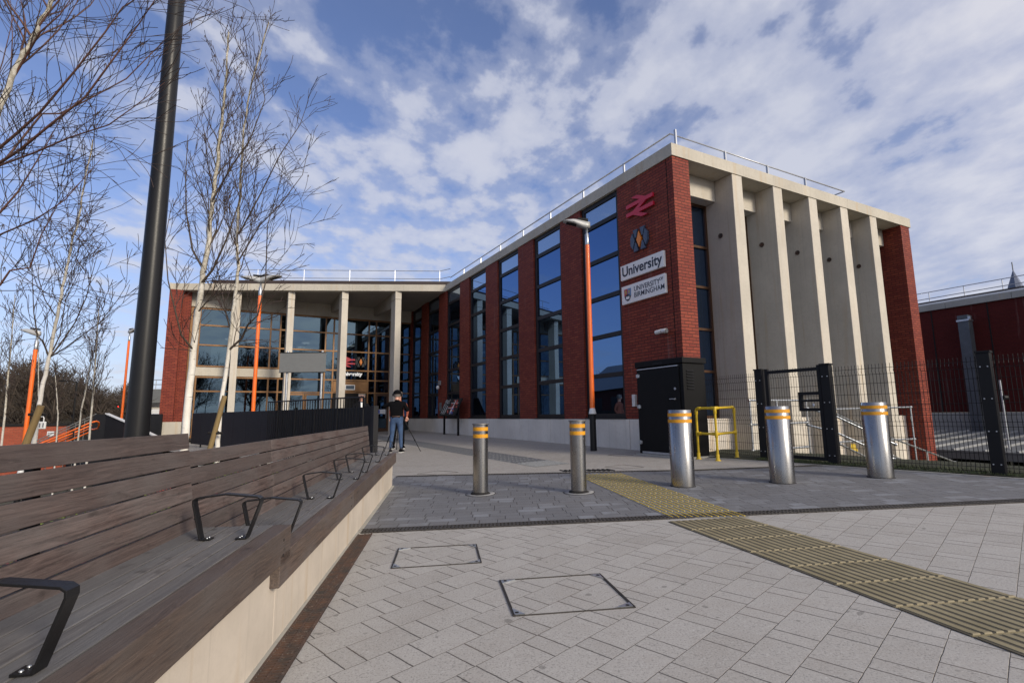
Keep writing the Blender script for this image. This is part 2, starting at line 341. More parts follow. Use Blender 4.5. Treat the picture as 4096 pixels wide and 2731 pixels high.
M['slot'] = mat('drain_slot', (.006, .005, .005), .9)
M['soil'] = mat('bark_mulch', (.05, .033, .022), .9, var=.5, vscale=12, bump=1, bscale=30)
M['grassg'] = mat('turf_ground', (.020, .022, .009), .9, var=.5, vscale=6, bump=.8, bscale=40)
M['blade'] = mat('grass_blade', (.045, .062, .016), .6, var=.45, vscale=6)
M['asph'] = mat('asphalt', (.06, .06, .06), .85, var=.2, vscale=2, bump=.4, bscale=120)
M['verge'] = mat('rough_ground', (.075, .07, .045), .95, var=.4, vscale=.3)
M['leaf_g'] = mat('groundcover_leaf_green', (.16, .20, .03), .6, var=.4, vscale=9)
M['leaf_r'] = mat('groundcover_leaf_red', (.22, .05, .035), .6, var=.4, vscale=9)
def wood(c1, c2, grey):
    def f(nt, p, co):
        g = nt.nodes.new('ShaderNodeNewGeometry'); isl = g.outputs['Random Per Island']
        off = comb(nt, mth(nt, 'MULTIPLY', isl, 31.0), mth(nt, 'MULTIPLY', isl, 17.0), mth(nt, 'MULTIPLY', isl, 9.0))
        ad = nt.nodes.new('ShaderNodeVectorMath'); ad.operation = 'ADD'; nt.links.new(co, ad.inputs[0]); nt.links.new(off, ad.inputs[1]); v = ad.outputs[0]
        warp = noise(nt, mapping(nt, v, scale=(5, 1.3, 5)), 1.4, 3, .5)
        s = sepxyz(nt, v)
        gr = noise(nt, comb(nt, mth(nt, 'ADD', mth(nt, 'MULTIPLY', s[0], 105), mth(nt, 'MULTIPLY', warp, 7)), mth(nt, 'MULTIPLY', s[1], 1.7), mth(nt, 'ADD', mth(nt, 'MULTIPLY', s[2], 105), mth(nt, 'MULTIPLY', warp, 7))), 1.0, 5, .62)
        pat = noise(nt, mapping(nt, v, scale=(2.5, .9, 2.5)), 2.2, 5, .6)
        fleck = noise(nt, mapping(nt, v, scale=(60, 9, 60)), 3, 3, .6)
        c = mixc(nt, ramp(nt, gr, [(.32, 0.), (.68, 1.)]), c1, c2)
        c = mixc(nt, mth(nt, 'MULTIPLY', ramp(nt, pat, [(.38, 0.), (.66, 1.)]), .75), c, mixc(nt, gr, tuple(x*.7 for x in grey), grey))
        c = mixc(nt, ramp(nt, fleck, [(.62, 0.), (.75, .35)]), c, (.26, .22, .19))
        c = mixc(nt, mth(nt, 'MULTIPLY', isl, .62), c, mixc(nt, .35, tuple(x*.9 for x in c1), tuple(x*.6 for x in grey)))
        spot = noise(nt, mapping(nt, v, scale=(9, 5, 9)), 1.6, 2, .5)
        c = mixc(nt, ramp(nt, spot, [(.66, 0.), (.76, .5)]), c, (.018, .014, .012))
        nt.links.new(c, p.inputs['Base Color']); setbump(nt, p, mth(nt, 'ADD', gr, mth(nt, 'MULTIPLY', fleck, .4)), .55, .004)
        nt.links.new(mth(nt, 'ADD', .55, mth(nt, 'MULTIPLY', gr, .2)), p.inputs['Roughness'])
    return f
M['wood_b'] = mat('weathered_hardwood_back', rough=.65, spec=.3, builder=wood((.038, .025, .023), (.160, .114, .102), (.170, .150, .145)))
M['wood_s'] = mat('weathered_hardwood_seat', rough=.65, spec=.3, builder=wood((.075, .068, .066), (.190, .178, .172), (.165, .168, .176)))
M['wood_f'] = mat('hardwood_front_board', rough=.62, spec=.3, builder=wood((.042, .028, .023), (.150, .104, .080), (.145, .128, .122)))
M['stake'] = mat('treated_timber_stake', rough=.8, builder=lambda nt, p, co: nt.links.new(mixc(nt, noise(nt, mapping(nt, co, scale=(30, 30, 2)), 1, 4, .6), (.14, .085, .035), (.24, .17, .065)), p.inputs['Base Color']))
def birch(nt, p, co):
    band = noise(nt, mapping(nt, co, scale=(2.2, 2.2, 26)), 2.0, 3, .6); n2 = noise(nt, co, 3.0, 4, .6); n3 = noise(nt, co, 25, 4, .6)
    c = mixc(nt, ramp(nt, n2, [(.3, 0.), (.7, 1.)]), (.56, .52, .45), (.78, .75, .70))
    c = mixc(nt, ramp(nt, band, [(.63, 0.), (.70, .85)]), c, (.07, .055, .04))
    z = sepxyz(nt, co)[2]
    c = mixc(nt, mth(nt, 'MULTIPLY', ramp(nt, mth(nt, 'DIVIDE', z, 7.0), [(.16, 0.), (.36, .5), (.75, .85)]), ramp(nt, n3, [(.25, .25), (.6, 1.)])), c, (.13, .10, .035))
    nt.links.new(c, p.inputs['Base Color']); setbump(nt, p, band, .3, .01)
M['birch'] = mat('silver_birch_bark', rough=.7, builder=birch)
M['limb'] = mat('dark_branch_bark', (.055, .038, .026), .7, var=.45, vscale=3)
M['limb_r'] = mat('reddish_branch_bark', (.095, .042, .028), .6, var=.45, vscale=3)
M['twig'] = mat('birch_twig', (.045, .026, .021), .7, var=.4, vscale=2)
M['twig_far'] = mat('far_tree_twig', (.055, .042, .032), .9, var=.4, vscale=.3)
M['wood_far'] = mat('far_undergrowth', (.030, .026, .018), 1, var=.5, vscale=.4)
M['skin'] = mat('skin', (.50, .26, .19), .5); M['hair'] = mat('grey_hair', (.12, .10, .09), .7)
M['cloth_k'] = mat('black_cloth', (.004, .004, .005), .9, 0, .08, var=.2, vscale=12); M['jeans'] = mat('blue_denim', (.035, .07, .15), .85, var=.4, vscale=9, bump=.3, bscale=25)
M['rustc'] = mat('rust_cloth', (.22, .055, .03), .85, var=.2); M['shirt'] = mat('white_shirt', (.7, .7, .7), .8); M['leather'] = mat('brown_leather', (.06, .03, .02), .5)
M['charc_cloth'] = mat('charcoal_coat', (.007, .007, .009), .9, 0, .08, var=.2, vscale=9)
# ================================================================== GROUND
def sstep(x, a, b): t = min(1, max(0, (x-a)/(b-a))); return t*t*(3-2*t)
def AB(x, y): p = np.array([x, y])-K; return float(p@E1), float(p@E2)
def H(x, y):
    a, b = AB(x, y); g = gz(x, y)
    g = min(g, .3)
    f = b-(.30-.065*a)
    r = sstep(f, .9, 3.2); z = g*(1-r)+(-.55)*r
    r2 = sstep(b, 12.5, 15); z = z*(1-r2)+(-4.6)*r2; r3 = sstep(b, 27.9, 28.6); z = z*(1-r3)+.0*r3
    l = sstep(-x, 7.0+max(0, y-16)*.75, 10.5+max(0, y-16)*.8); z = z*(1-l)+(-1.6)*l
    far = sstep(math.hypot(x, y), 70, 160); z = z*(1-far)+(-1.5)*far
    return z-.05
def axis(a, b, st, grow, lim):
    xs = list(np.arange(a, b+1e-6, st)); s = st
    while xs[-1] < lim: s *= grow; xs.append(xs[-1]+s)
    s = st
    while xs[0] > -lim: s *= grow; xs.insert(0, xs[0]-s)
    return xs
xs = axis(-24, 40, .8, 1.35, 1500); ys = axis(-8, 44, .8, 1.35, 1500)
g = MB(); g.v = [(x, y, H(x, y)) for y in ys for x in xs]; nx = len(xs)
for j in range(len(ys)-1):
    for i in range(nx-1): g.f.append((j*nx+i, j*nx+i+1, (j+1)*nx+i+1, (j+1)*nx+i)); g.m.append(0); g.sm.append(True)
g.build('ground', M['verge'], kind='structure')
def sheet(name, poly, m, dz, sub=None):
    b = MB(); b.add([(x, y, gz(x, y)+dz) for x, y in poly], [tuple(range(len(poly)))])
    ar = sum(poly[i][0]*poly[(i+1) % len(poly)][1]-poly[(i+1) % len(poly)][0]*poly[i][1] for i in range(len(poly)))
    if ar < 0: b.f = [f[::-1] for f in b.f]
    return b.build(name, m, kind='structure')
kd = np.array([2.41, -3.27]); kd = kd/np.linalg.norm(kd); kp = np.array([4.42, 10.37])
def kline(y): t = (y-kp[1])/kd[1]; return kp[0]+kd[0]*t
sheet('plaza_paving', [(-9.5, -9), (kline(-9), -9), (kline(11.5), 11.5), (3.9, 11.9), tuple(W(36, .5)[:2]), tuple(W(34, -22)[:2]), (-12.8, 20.2), (-7.2, 15)], M['pave'], 0)
dl = lambda x: 5.53+.0313*(x+1.54)      # near drain line y(x)
du = lambda x: 9.80-.130*(x+2.17) if x < 3.2 else 9.10-.005*(x-3.2)
xk = 4.93
sheet('dark_crossing_band', [(-1.62, dl(-1.62)), (kline(5.95)+.3, dl(8)), (kline(9.10), 9.10), (3.2, du(3.2)), (-2.2, du(-2.2))], M['pave_dark'], .004)
sheet('forecourt_paving', [(-2.2, du(-2.2)+.13), (3.2, du(3.2)+.13), (kline(9.25), 9.25), (kline(11.5), 11.5), (3.9, 11.9), tuple(W(22, .5)[:2]), tuple(W(22, -14)[:2]), (-4.0, 12.2)], M['pave_far'], .004)
def drain(name, pts, wd, m, label_, slots=True, L_=.022):
    e = thing(name, label_, 'drain', (pts[0][0], pts[0][1], gz(*pts[0])))
    o3 = Vector((pts[0][0], pts[0][1], gz(*pts[0])))
    a = MB(); b = MB()
    for (p, q) in zip(pts[:-1], pts[1:]):
        p = np.array(p); q = np.array(q); d = (q-p)/np.linalg.norm(q-p); n = np.array([-d[1], d[0]])
        ln = np.linalg.norm(q-p)
        P3 = lambda s, t, dz: (p[0]+d[0]*s+n[0]*t-o3.x, p[1]+d[1]*s+n[1]*t-o3.y, gz(*(p+d*s+n*t))+dz-o3.z)
        def bx(mb, s0, t0, s1, t1, z0, z1): mb.hexa([P3(s0, t0, z0), P3(s1, t0, z0), P3(s1, t1, z0), P3(s0, t1, z0), P3(s0, t0, z1), P3(s1, t0, z1), P3(s1, t1, z1), P3(s0, t1, z1)])
        bx(b, 0, 0, ln, wd, -.03, .006)                       # dark channel
        bx(a, 0, 0, ln, .014, -.03, .013); bx(a, 0, wd-.014, ln, wd, -.03, .013)
        s = .008
        while s < ln-.02 and s < 14:
            bx(a, s, .014, s+L_*.55, wd-.014, -.02, .012); s += L_
        bx(a, 0, wd*.5-.006, ln, wd*.5+.006, -.02, .0135)
    b.build('channel', M['slot'], e); a.build('grate', m, e); return e
drain('drain_channel', [(kline(5.95)+.1, dl(8)), (-1.62, dl(-1.62))], -.125, M['iron'], 'dark slotted drain in front of the bollards, across the pale paving', L_=.04)
drain('drain_channel', [(-2.18, du(-2.18)), (3.2, du(3.2)), (kline(9.12), 9.10)], .11, M['iron'], 'dark slotted drain behind the bollards, along the back of the dark paving', L_=.05)
# kerb, asphalt strip and turf to the right
def strip(name, off0, off1, y0, y1, m, z0, z1, kind='structure', step=.5):
    b = MB(); n = np.array([-kd[1], kd[0]]); n = n if n[0] > 0 else -n; y = y0; st = []
    t0 = (y0-kp[1])/kd[1]; t1 = (y1-kp[1])/kd[1]; k = 24
    for i in range(k+1):
        t = t0+(t1-t0)*i/k; c = kp+kd*t; p = c+n*off0; q = c+n*off1; st.append((p, q))
    for (p, q), (p2, q2) in zip(st[:-1], st[1:]):
        P = [(p, z0), (p2, z0), (q2, z0), (q, z0), (p, z1), (p2, z1), (q2, z1), (q, z1)]
        b.hexa([(c[0], c[1], gz(*c)+z) for c, z in P])
    return b.build(name, m, kind=kind)
strip('kerb_edging', 0.0, .06, 11.4, -9, M['oldconc'], -.1, .014)
def turfz(x, y): return H(x, y)+.05
tb = MB(); k = 40; rows = []
n_ = np.array([-kd[1], kd[0]]); n_ = n_ if n_[0] > 0 else -n_
for i in range(k+1):
    t = -1.1+i*16/k; c = kp+kd*t; r = []
    for j in range(17):
        q = c+n_*(.06+j*.3); a_, b_ = AB(*q); r.append((q[0], q[1], turfz(q[0], q[1])+.02+(.012*math.sin(j*2.1+i*1.7))+(.03 if j > 1 else 0)))
    rows.append(r)
tb.v = [p for r in rows for p in r]
for i in range(k):
    for j in range(16): tb.f.append((i*17+j, i*17+j+1, (i+1)*17+j+1, (i+1)*17+j)); tb.m.append(0); tb.sm.append(True)
tb.build('turf', M['grassg'], kind='structure')
gb = MB(); rnd = random.Random(3)
for _ in range(26000):
    t = rnd.uniform(.3, 9); o = .07+abs(rnd.gauss(0, .9)); c = kp+kd*t+n_*o
    z = turfz(c[0], c[1])+.02; h = rnd.uniform(.015, .05); an = rnd.uniform(0, 6.28); wd = .004
    dx, dy = math.cos(an)*wd, math.sin(an)*wd; lx, ly = rnd.gauss(0, .02), rnd.gauss(0, .02)
    gb.add([(c[0]-dx, c[1]-dy, z), (c[0]+dx, c[1]+dy, z), (c[0]+lx, c[1]+ly, z+h)], [(0, 1, 2)])
gb.build('grass', M['blade'], kind='stuff', label='short rough grass along the fence foot right of the bollards', cat='grass')
# tactile paving
def tactile(name, o, d, q, nt_, w_, Lt, base, bar, barw, pitch, barL, gapL, hb, dz, edge=None, groove_shade=None, mats=None, kind='structure'):
    d = np.array(d)/np.linalg.norm(d); q = np.array(q); b = MB()
    P = lambda s, t, z: (o[0]+d[0]*s+q[0]*t, o[1]+d[1]*s+q[1]*t, gz(o[0]+d[0]*s+q[0]*t, o[1]+d[1]*s+q[1]*t)+z)
    def bx(s0, t0, s1, t1, z0, z1, ins=0): b.hexa([P(s0, t0, z0), P(s1, t0, z0), P(s1, t1, z0), P(s0, t1, z0), P(s0+ins, t0+ins, z1), P(s1-ins, t0+ins, z1), P(s1-ins, t1-ins, z1), P(s0+ins, t1-ins, z1)])
    ln = nt_*Lt
    for r in range(nt_):
        for c in range(int(round(w_/Lt))): b.mi = 0; bx(r*Lt+.002, c*Lt+.002, (r+1)*Lt-.002, (c+1)*Lt-.002, -.05, dz)
    nb = int(round(w_/pitch))
    for i in range(nb):
        t = (i+.5)*pitch; s = gapL/2 + (0 if not groove_shade else .0); j = 0
        while s < ln-.03:
            e = min(s+barL, ln-.01); b.mi = 1; bx(s, t-barw/2, e, t+barw/2, dz-.002, dz+hb, .003)
            if groove_shade: b.mi = 2; bx(s-.004, t-barw/2-.013, e+.004, t-barw/2-.001, dz-.002, dz+.0012)
            if edge: b.mi = 3; bx(e-.016, t-barw/2+.001, e+.004, t+barw/2+.004, dz-.002, dz+hb+.0015, .003)
            s = e+gapL; j += 1
    return b.build(name, mats, kind=kind)
tactile('tactile_paving', (1.585, 5.50), (.262, -.965), (.985, .09), 17, .8, .4, None, None, .044, .0667, .375, .025, .006, .006, edge=True, groove_shade=True, mats=[M['tactile'], M['tactile'], M['groove_shade'], M['tact_stud']])
tactile('tactile_paving', (1.06, 9.20), (.165, -.986), (1.0, -.10), 9,   .8, .4, None, None, .0150, .0667, .26, .04, .006, .008, mats=[M['tact_base'], M['tact_y']])
# grey guidance path in the forecourt
def absheet(name, a0, a1, b0, b1, m, dz):
    return sheet(name, [tuple(W(a0, b0)[:2]), tuple(W(a1, b0)[:2]), tuple(W(a1, b1)[:2]), tuple(W(a0, b1)[:2])], m, dz)
absheet('guidance_path', .55, 18.4, -3.62, -2.80, M['tact_g'], .008)
b = MB()
for i in range(46):
    a = .6+i*.4
    for j in range(8):
        p = [W(a+.02, -3.57+j*.1), W(a+.36, -3.57+j*.1), W(a+.36, -3.535+j*.1), W(a+.02, -3.535+j*.1)]
        if a < 1.3 and True: continue
        b.hexa([(q.x, q.y, gz(q.x, q.y)+.006) for q in p]+[(q.x, q.y, gz(q.x, q.y)+.014) for q in p])
b.build('guidance_bars', M['tact_d'], kind='structure')
b = MB()
for i in range(10):
    for j in range(12):
        q = W(.62+i*.067, -3.58+j*.067); zc = gz(q.x, q.y); b.lathe([(.016, zc+.007), (.012, zc+.015), (.0005, zc+.016)], 6, (q.x, q.y))
b.build('blister_domes', M['tact_g'], kind='structure')
b = MB()
for j in range(11):
    x = .95+j*.085; y = du(x)+.20
    b.hexa([(x, y, gz(x, y)+.004), (x+.03, y, gz(x, y)+.004), (x-.06, y+.24, gz(x, y)+.006), (x-.09, y+.24, gz(x, y)+.006), (x, y, gz(x, y)+.018), (x+.03, y, gz(x, y)+.018), (x-.06, y+.24, gz(x, y)+.02), (x-.09, y+.24, gz(x, y)+.02)])
b.build('warning_bars', M['slot'], kind='structure')
# manholes: recessed covers filled with pavers
def manhole(c4, label, wdt=.016):
    c = np.mean(np.array(c4), axis=0); z0 = gz(*c); e = thing('manhole_cover', label, 'manhole cover', (c[0], c[1], z0), group='paved manhole covers')
    P = lambda p, dz: (p[0]-c[0], p[1]-c[1], gz(*p)+dz-z0)
    b = MB(); k = MB()
    c4 = [np.array(p) for p in c4]
    for i in range(4):
        p, q = c4[i], c4[(i+1) % 4]; d = (q-p)/np.linalg.norm(q-p); n = np.array([-d[1], d[0]])
        if (c-p)@n < 0: n = -n
        ww = wdt*.85 if i in (1, 3) else wdt*.14
        def quad(mb, o0, o1, z0_, z1_, ww=ww):
            a = [p+n*o0, q+n*o0, q+n*o1, p+n*o1]; mb.hexa([P(v, z0_) for v in a]+[P(v, z1_) for v in a])
        quad(b, 0, ww*.4, -.02, .0075); quad(k, ww*.4, ww*.65, -.02, .006); quad(b, ww*.65, ww*1.1, -.02, .0075)
        # corner plates
        d2 = c4[(i-1) % 4]-p; d2 = d2/np.linalg.norm(d2)
        if wdt > .012:
            s = MB(); t = [p+d*.012+d2*.012, p+d*.115+d2*.012, p+d*.012+d2*.075]; s.prism([tuple((x-c)) for x in t], lambda x, y: gz(x+c[0], y+c[1])-z0-.02, lambda x, y: gz(x+c[0], y+c[1])-z0+.0085); s.build('corner_plate', M['galv'], e)
            h = p+d*.040+d2*.030; zz_ = gz(*h)-z0; k.lathe([(.013, zz_+.009), (.0125, zz_+.0095), (.0001, zz_+.0095)], 12, tuple(h-c))
    b.build('frame', M['iron'], e); k.build('joint', M['slot'], e)
    return e
manhole([(-.11, 3.92), (.63, 3.98), (.74, 3.34), (-.01, 3.28)], 'square paver filled manhole cover nearest the tactile strip, larger of the two in the foreground')
manhole([(-1.05, 4.88), (-.34, 4.92), (-.26, 4.36), (-.98, 4.30)], 'square paver filled manhole cover beside the bench wall, just before the near drain')
manhole([(-1.85, 10.12), (-1.5, 10.5), (-1.05, 10.15), (-1.42, 9.85)], 'thin framed manhole cover in the pale forecourt near the far end of the bench', .012)
manhole([(1.75, 10.12), (2.15, 10.32), (2.45, 9.86), (2.03, 9.70)], 'thin framed manhole cover in the forecourt before the black cabinet', .012)
manhole([(2.2, 12.2), (2.55, 12.35), (2.75, 12.0), (2.4, 11.85)], 'thin framed manhole cover by the foot of the near orange lamp post', .012)
# ================================================================== STATION BUILDING  (local x = b along the end face, y = a along the long face)
ST = thing('station_building', 'large red brick and pale concrete railway station with tall windows and a columned entrance', 'building', (K[0], K[1], 0), R(28))
PL = .97; CB = 7.27; CT = 7.58; WB = 10.9
wins = [(2.06+2.85*k, 2.06+2.85*k+1.74) for k in range(7)]
b = MB(); wt = .45; A_END = 21.2
# long left wall (x from 0 to wt): piers between windows
ed = [0.0]+[v for w_ in wins for v in w_]+[22.0]
for i in range(0, len(ed), 2):
    a0, a1 = ed[i], ed[i+1]
    if i == 0: b.box(0, 0, PL, .55, .19, CB); b.box(0, .215, PL, wt, a1, CB); b.box(.02, .18, PL, .5, .23, CB)
    else: b.box(0, a0, PL, wt, a1, CB)
# end face piers
b.box(0.55, .195, PL, .56, .9, CB)
b.box(10.35, 0, -.6, 10.88, 1.2, CB)
b.box(10.55, 1.2, -.6, 10.88, 34, CB)
wall = b.build('brick_wall', M['brick'], ST)
b = MB(); b.box(.008, .193, PL, .03, .217, CB); b.build('movement_joint', M['slot'], ST)
b = MB(); 
pj = 0.0
for i in range(12):
    a0 = i*1.9+.01; a1 = min(21.9, a0+1.885); b.box(-.02, a0 if i else -.02, -.5, .5, a1, PL)
b.build('plinth', M['plinth'], ST)
# end plinth (lit, rust-stained) between fins
FB = [(2.10, 2.48), (3.75, 4.13), (5.34, 5.72), (6.90, 7.28), (8.49, 8.87)]
GA_ = .88; edges = [(.50, 2.10)]+[(FB[i][1], FB[i+1][0]) for i in range(4)]+[(8.87, 10.35)]
b = MB()
for (x0, x1) in edges: b.box(x0, .50, -.7, x1, .95, PL)
b.build('plinth', M['plinth_st'], ST)
# fins with a round hole: each a part
for i, (x0, x1) in enumerate(FB):
    b = MB(); b.box(x0, -.01, -.75, x1, .92, CB-.002)
    me = b.build('fin', M['fin'], ST, bevel=.012)
    h = MB(); n = 16; zc = 5.73; yc = .46; r = .065
    h.add([(x0-.004, yc+r*math.cos(2*math.pi*j/n), zc+r*math.sin(2*math.pi*j/n)) for j in range(n)], [tuple(range(n))]); 
    h.tube([(x0-.02, yc, zc), (x0-.003, yc, zc)], r*1.06, 16, False)
    h.build('hole', M['rust'], me)
for i, (x0, x1) in enumerate(edges):
    b = MB(); b.box(x0+.01, .55, 6.70, x1-.01, 1.0, CB); b.build('beam', M['fin'], ST, bevel=.01)
# glazing behind the fins
def window(x0, x1, z0, z1, vx, hz_, axis_, pos, fm, gm, fw=.07, dep=.10, out=1, sub=None, glass_back=.05):
    """axis_ 'x': window spans local x at y=pos facing -y ; 'y': spans local y at x=pos facing -x"""
    f = MB(); 
    def bx(mb, u0, w0, u1, w1, d0, d1):
        if axis_ == 'x': mb.box(u0, pos+d0, w0, u1, pos+d1, w1)
        else: mb.box(pos+d0, u0, w0, pos+d1, u1, w1)
    bx(f, x0, z0, x0+fw, z1, 0, dep); bx(f, x1-fw, z0, x1, z1, 0, dep)
    bx(f, x0+fw, z0, x1-fw, z0+fw, 0, dep); bx(f, x0+fw, z1-fw, x1-fw, z1, 0, dep)
    for z in hz_: bx(f, x0+fw, z-fw*.45, x1-fw, z+fw*.45, -.004, dep-.004)
    for v in vx: bx(f, v-fw*.4, z0+fw, v+fw*.4, z1-fw, .003, dep-.008)
    o = f.build('window', fm, ST)
    gl = MB(); bx(gl, x0+fw*.5, z0+fw*.5, x1-fw*.5, z1-fw*.5, glass_back, glass_back+.012)
    gl.build('pane', gm, o); return o
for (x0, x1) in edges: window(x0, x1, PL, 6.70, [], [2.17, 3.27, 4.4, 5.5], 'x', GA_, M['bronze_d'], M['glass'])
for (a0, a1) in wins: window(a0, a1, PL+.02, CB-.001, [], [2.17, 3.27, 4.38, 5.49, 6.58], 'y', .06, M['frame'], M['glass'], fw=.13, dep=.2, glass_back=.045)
for (a0, a1) in wins: b = MB(); b.box(-.035, a0-.02, PL+.002, .06, a1+.02, PL+.04); b.build('window_sill', M['frame'], ST)
M['fritted'] = glass('fritted_top_glass', (.55, .68, .85), .40, None, (.10, .125, .15))
for (a0, a1) in wins: b = MB(); b.box(.098, a0+.125, 6.635, .104, a1-.125, 7.13); b.build('top_pane', M['fritted'], ST)
# cornice / roof slabs
CAN = [(0.0, 15.29), (-12.12, 20.80)]
b = MB(); zc0, zc1 = CB, CT
segs = [2.9, 5.9, 8.7]
b.box(-.03, -.03, zc0, 3.78, .6, zc1); b.box(3.784, -.03, zc0, 7.30, .6, zc1); b.box(7.304, -.03, zc0, WB+.05, .6, zc1)
b.box(-.03, .6, zc0, .6, 5.0, zc1); b.box(-.03, 5.004, zc0, .6, 10.2, zc1); b.box(-.03, 10.204, zc0, .6, 15.28, zc1)
b.box(10.4, .6, zc0, WB+.05, 34, zc1)
b.build('cornice', M['conc'], ST)
d = np.array([CAN[1][0]-CAN[0][0], CAN[1][1]-CAN[0][1]]); dl_ = np.linalg.norm(d); d = d/dl_; nn = np.array([-d[1], d[0]]); nn = nn if nn[1] > 0 else -nn
def canp(s, o): return (CAN[0][0]+d[0]*s+nn[0]*o, CAN[0][1]+d[1]*s+nn[1]*o)
b = MB(); js = [0.02, 2.1, 4.6, 7.1, 9.7, 12.2, dl_]
for s0, s1 in zip(js[:-1], js[1:]): b.prism([canp(s0+.003, -.02), canp(s1-.003, -.02), canp(s1-.003, .40), canp(s0+.003, .40)], zc0, zc1+.02)
b.prism([(-12.12, 20.6), (-12.12, 34), (-11.75, 34), (-11.75, 21.0)], zc0, zc1+.01)
b.build('cornice', M['conc'], ST)
b = MB()
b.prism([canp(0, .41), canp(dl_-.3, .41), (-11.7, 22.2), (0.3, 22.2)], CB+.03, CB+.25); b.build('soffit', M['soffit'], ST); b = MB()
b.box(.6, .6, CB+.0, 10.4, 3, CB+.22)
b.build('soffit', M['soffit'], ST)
b = MB(); b.prism([(.61, 3.0), (10.39, 3.0), (10.39, 34), (.61, 34)], CB+.05, CT-.06); b.prism([canp(.2, .5), canp(dl_-.5, .5), (-11.7, 33), (.5, 33)], CB+.26, CT-.02); b.build('roof', M['roofing'], ST)
b = MB(); b.prism([canp(-.2, .55), canp(dl_-1.7, .55), canp(dl_-1.7, .75), canp(-.2, .75)], CT-.02, CT+.34); b.build('roof_upstand', M['upstand'], ST)
# entrance columns
for i, (a, x) in enumerate([(19.72, -9.30), (18.60, -6.96), (17.47, -4.60), (16.33, -2.24)]):
    b = MB(); b.box(x-.03, a, -.3, x+.27, a+.80, 6.86); b.box(x-.035, a-.005, 6.872, x+.275, a+.80, CB+.02)
    b.build('column', M['fin'], ST, bevel=.01)
    b = MB(); b.hexa([(x, a+.80, 6.55), (x+.24, a+.80, 6.55), (x+.24, 21.1, 6.86), (x, 21.1, 6.86), (x, a+.80, CB+.02), (x+.24, a+.80, CB+.02), (x+.24, 21.1, CB+.02), (x, 21.1, CB+.02)])
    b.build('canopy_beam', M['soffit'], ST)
# left pier of the entrance + side wall
b = MB(); b.box(-12.10, 20.55, PL-.03, -11.55, 20.80, CB); b.box(-12.10, 20.83, PL-.03, -11.20, 21.6, CB); b.box(-12.05, 20.79, PL, -11.6, 20.85, CB); b.box(-12.10, 21.6, PL, -11.7, 34, CB)
b.build('brick_wall', M['brick'], ST)
b = MB(); b.box(-12.13, 20.53, -.6, -11.19, 34, PL-.03); b.build('plinth', M['conc'], ST)
b = MB(); b.box(-11.2, 21.12, 6.62, .0, 21.6, CB+.03); b.build('canopy_beam', M['conc'], ST)
# entrance glazing
def bb(u, v=1400): return bof(u, v)[0]
vm = [bb(791), bb(1079), bb(1118), bb(1150), bb(1301), bb(1334), bb(1475), bb(1504), bb(1560), bb(1600)]
f = MB(); x0, x1 = -11.2, 0.0; yg = A_END; fw = .075
HZ = [5.72, 4.72, 3.66, 3.12, 2.42]
f.box(x0, yg, .15, x0+.1, yg+.14, 6.62); f.box(x0+.1, yg, 6.53, x1, yg+.14, 6.62)
for z in HZ: f.box(x0+.1, yg+.004, z-fw/2, x1, yg+.12, z+fw/2)
for v in vm: f.box(v-fw/2, yg, .15, v+fw/2, yg+.13, 6.53)
f.box(x0+.1, yg+.004, .15, vm[3], yg+.12, .28)
ew = f.build('entrance_window', M['bronze'], ST)
gl = MB(); gl.box(x0+.05, yg+.06, .2, x1, yg+.072, 6.58); gl.build('pane', M['glass_e'], ew)
b = MB(); b.box(x0+.12, yg-.02, HZ[3]+.06, vm[1]-.02+.6, yg+.03, HZ[2]-.06); b.build('spandrel_panel', M['conc'], ST)
b = MB(); b.box(vm[5]+.05, yg-.03, 2.48, vm[6]-.05, yg+.02, 3.05); bp = b.build('entrance_fascia', M['bronze'], ST)
b = MB(); b.box(vm[6]-1.25, yg-.10, 2.58, vm[6]-.72, yg-.032, 2.86); ds = b.build('display_screen', M['white'], ST)
b = MB(); b.box(vm[6]-1.21, yg-.105, 2.62, vm[6]-.76, yg-.098, 2.82); b.build('screen', M['screen'], ds)
def door(xa, xb, fm):
    f = MB(); t = .09
    f.box(xa, yg-.02, .25, xa+t, yg+.05, 2.36); f.box(xb-t, yg-.02, .25, xb, yg+.05, 2.36); f.box(xa+t, yg-.02, 2.26, xb-t, yg+.05, 2.36); f.box(xa+t, yg-.02, .25, xb-t, yg+.05, .45)
    o = f.build('door', fm, ST); h = MB(); h.tube([(xb-.12, yg-.07, 1.0), (xb-.12, yg-.07, 1.5)], .016, 8); h.build('handle', M['alu'], o)
    g_ = MB(); g_.box(xa+t, yg+.0, .45, xb-t, yg+.012, 2.26); g_.build('pane', M['glass_e'], o)
for xa, xb in ((vm[3]+.05, (vm[3]+vm[4])/2-.01), ((vm[3]+vm[4])/2+.01, vm[4]-.05)): door(xa, xb, M['bronze'])
for xa, xb in ((vm[7]+.05, vm[8]-.04), (vm[8]+.04, vm[9]-.02)): door(xa, xb, M['bronze_d'])
b = MB(); b.box(vm[5]+.05, yg-.008, .2, vm[6]-.05, yg+.003, 2.40); b.build('doorway_shade_panel', M['slot'], ST)  # near-black panel stands in for the shade inside the open doorway
b = MB(); b.box(vm[7]+.1, yg-.035, 1.25, vm[7]+.62, yg-.022, 1.5); o = b.build('door_notice', M['white'], ST)
b = MB(); b.box(vm[7]+.12, yg-.040, 1.27, vm[7]+.30, yg-.036, 1.48); b.build('notice_symbol', mat('notice_blue', (.02, .06, .4)), o)
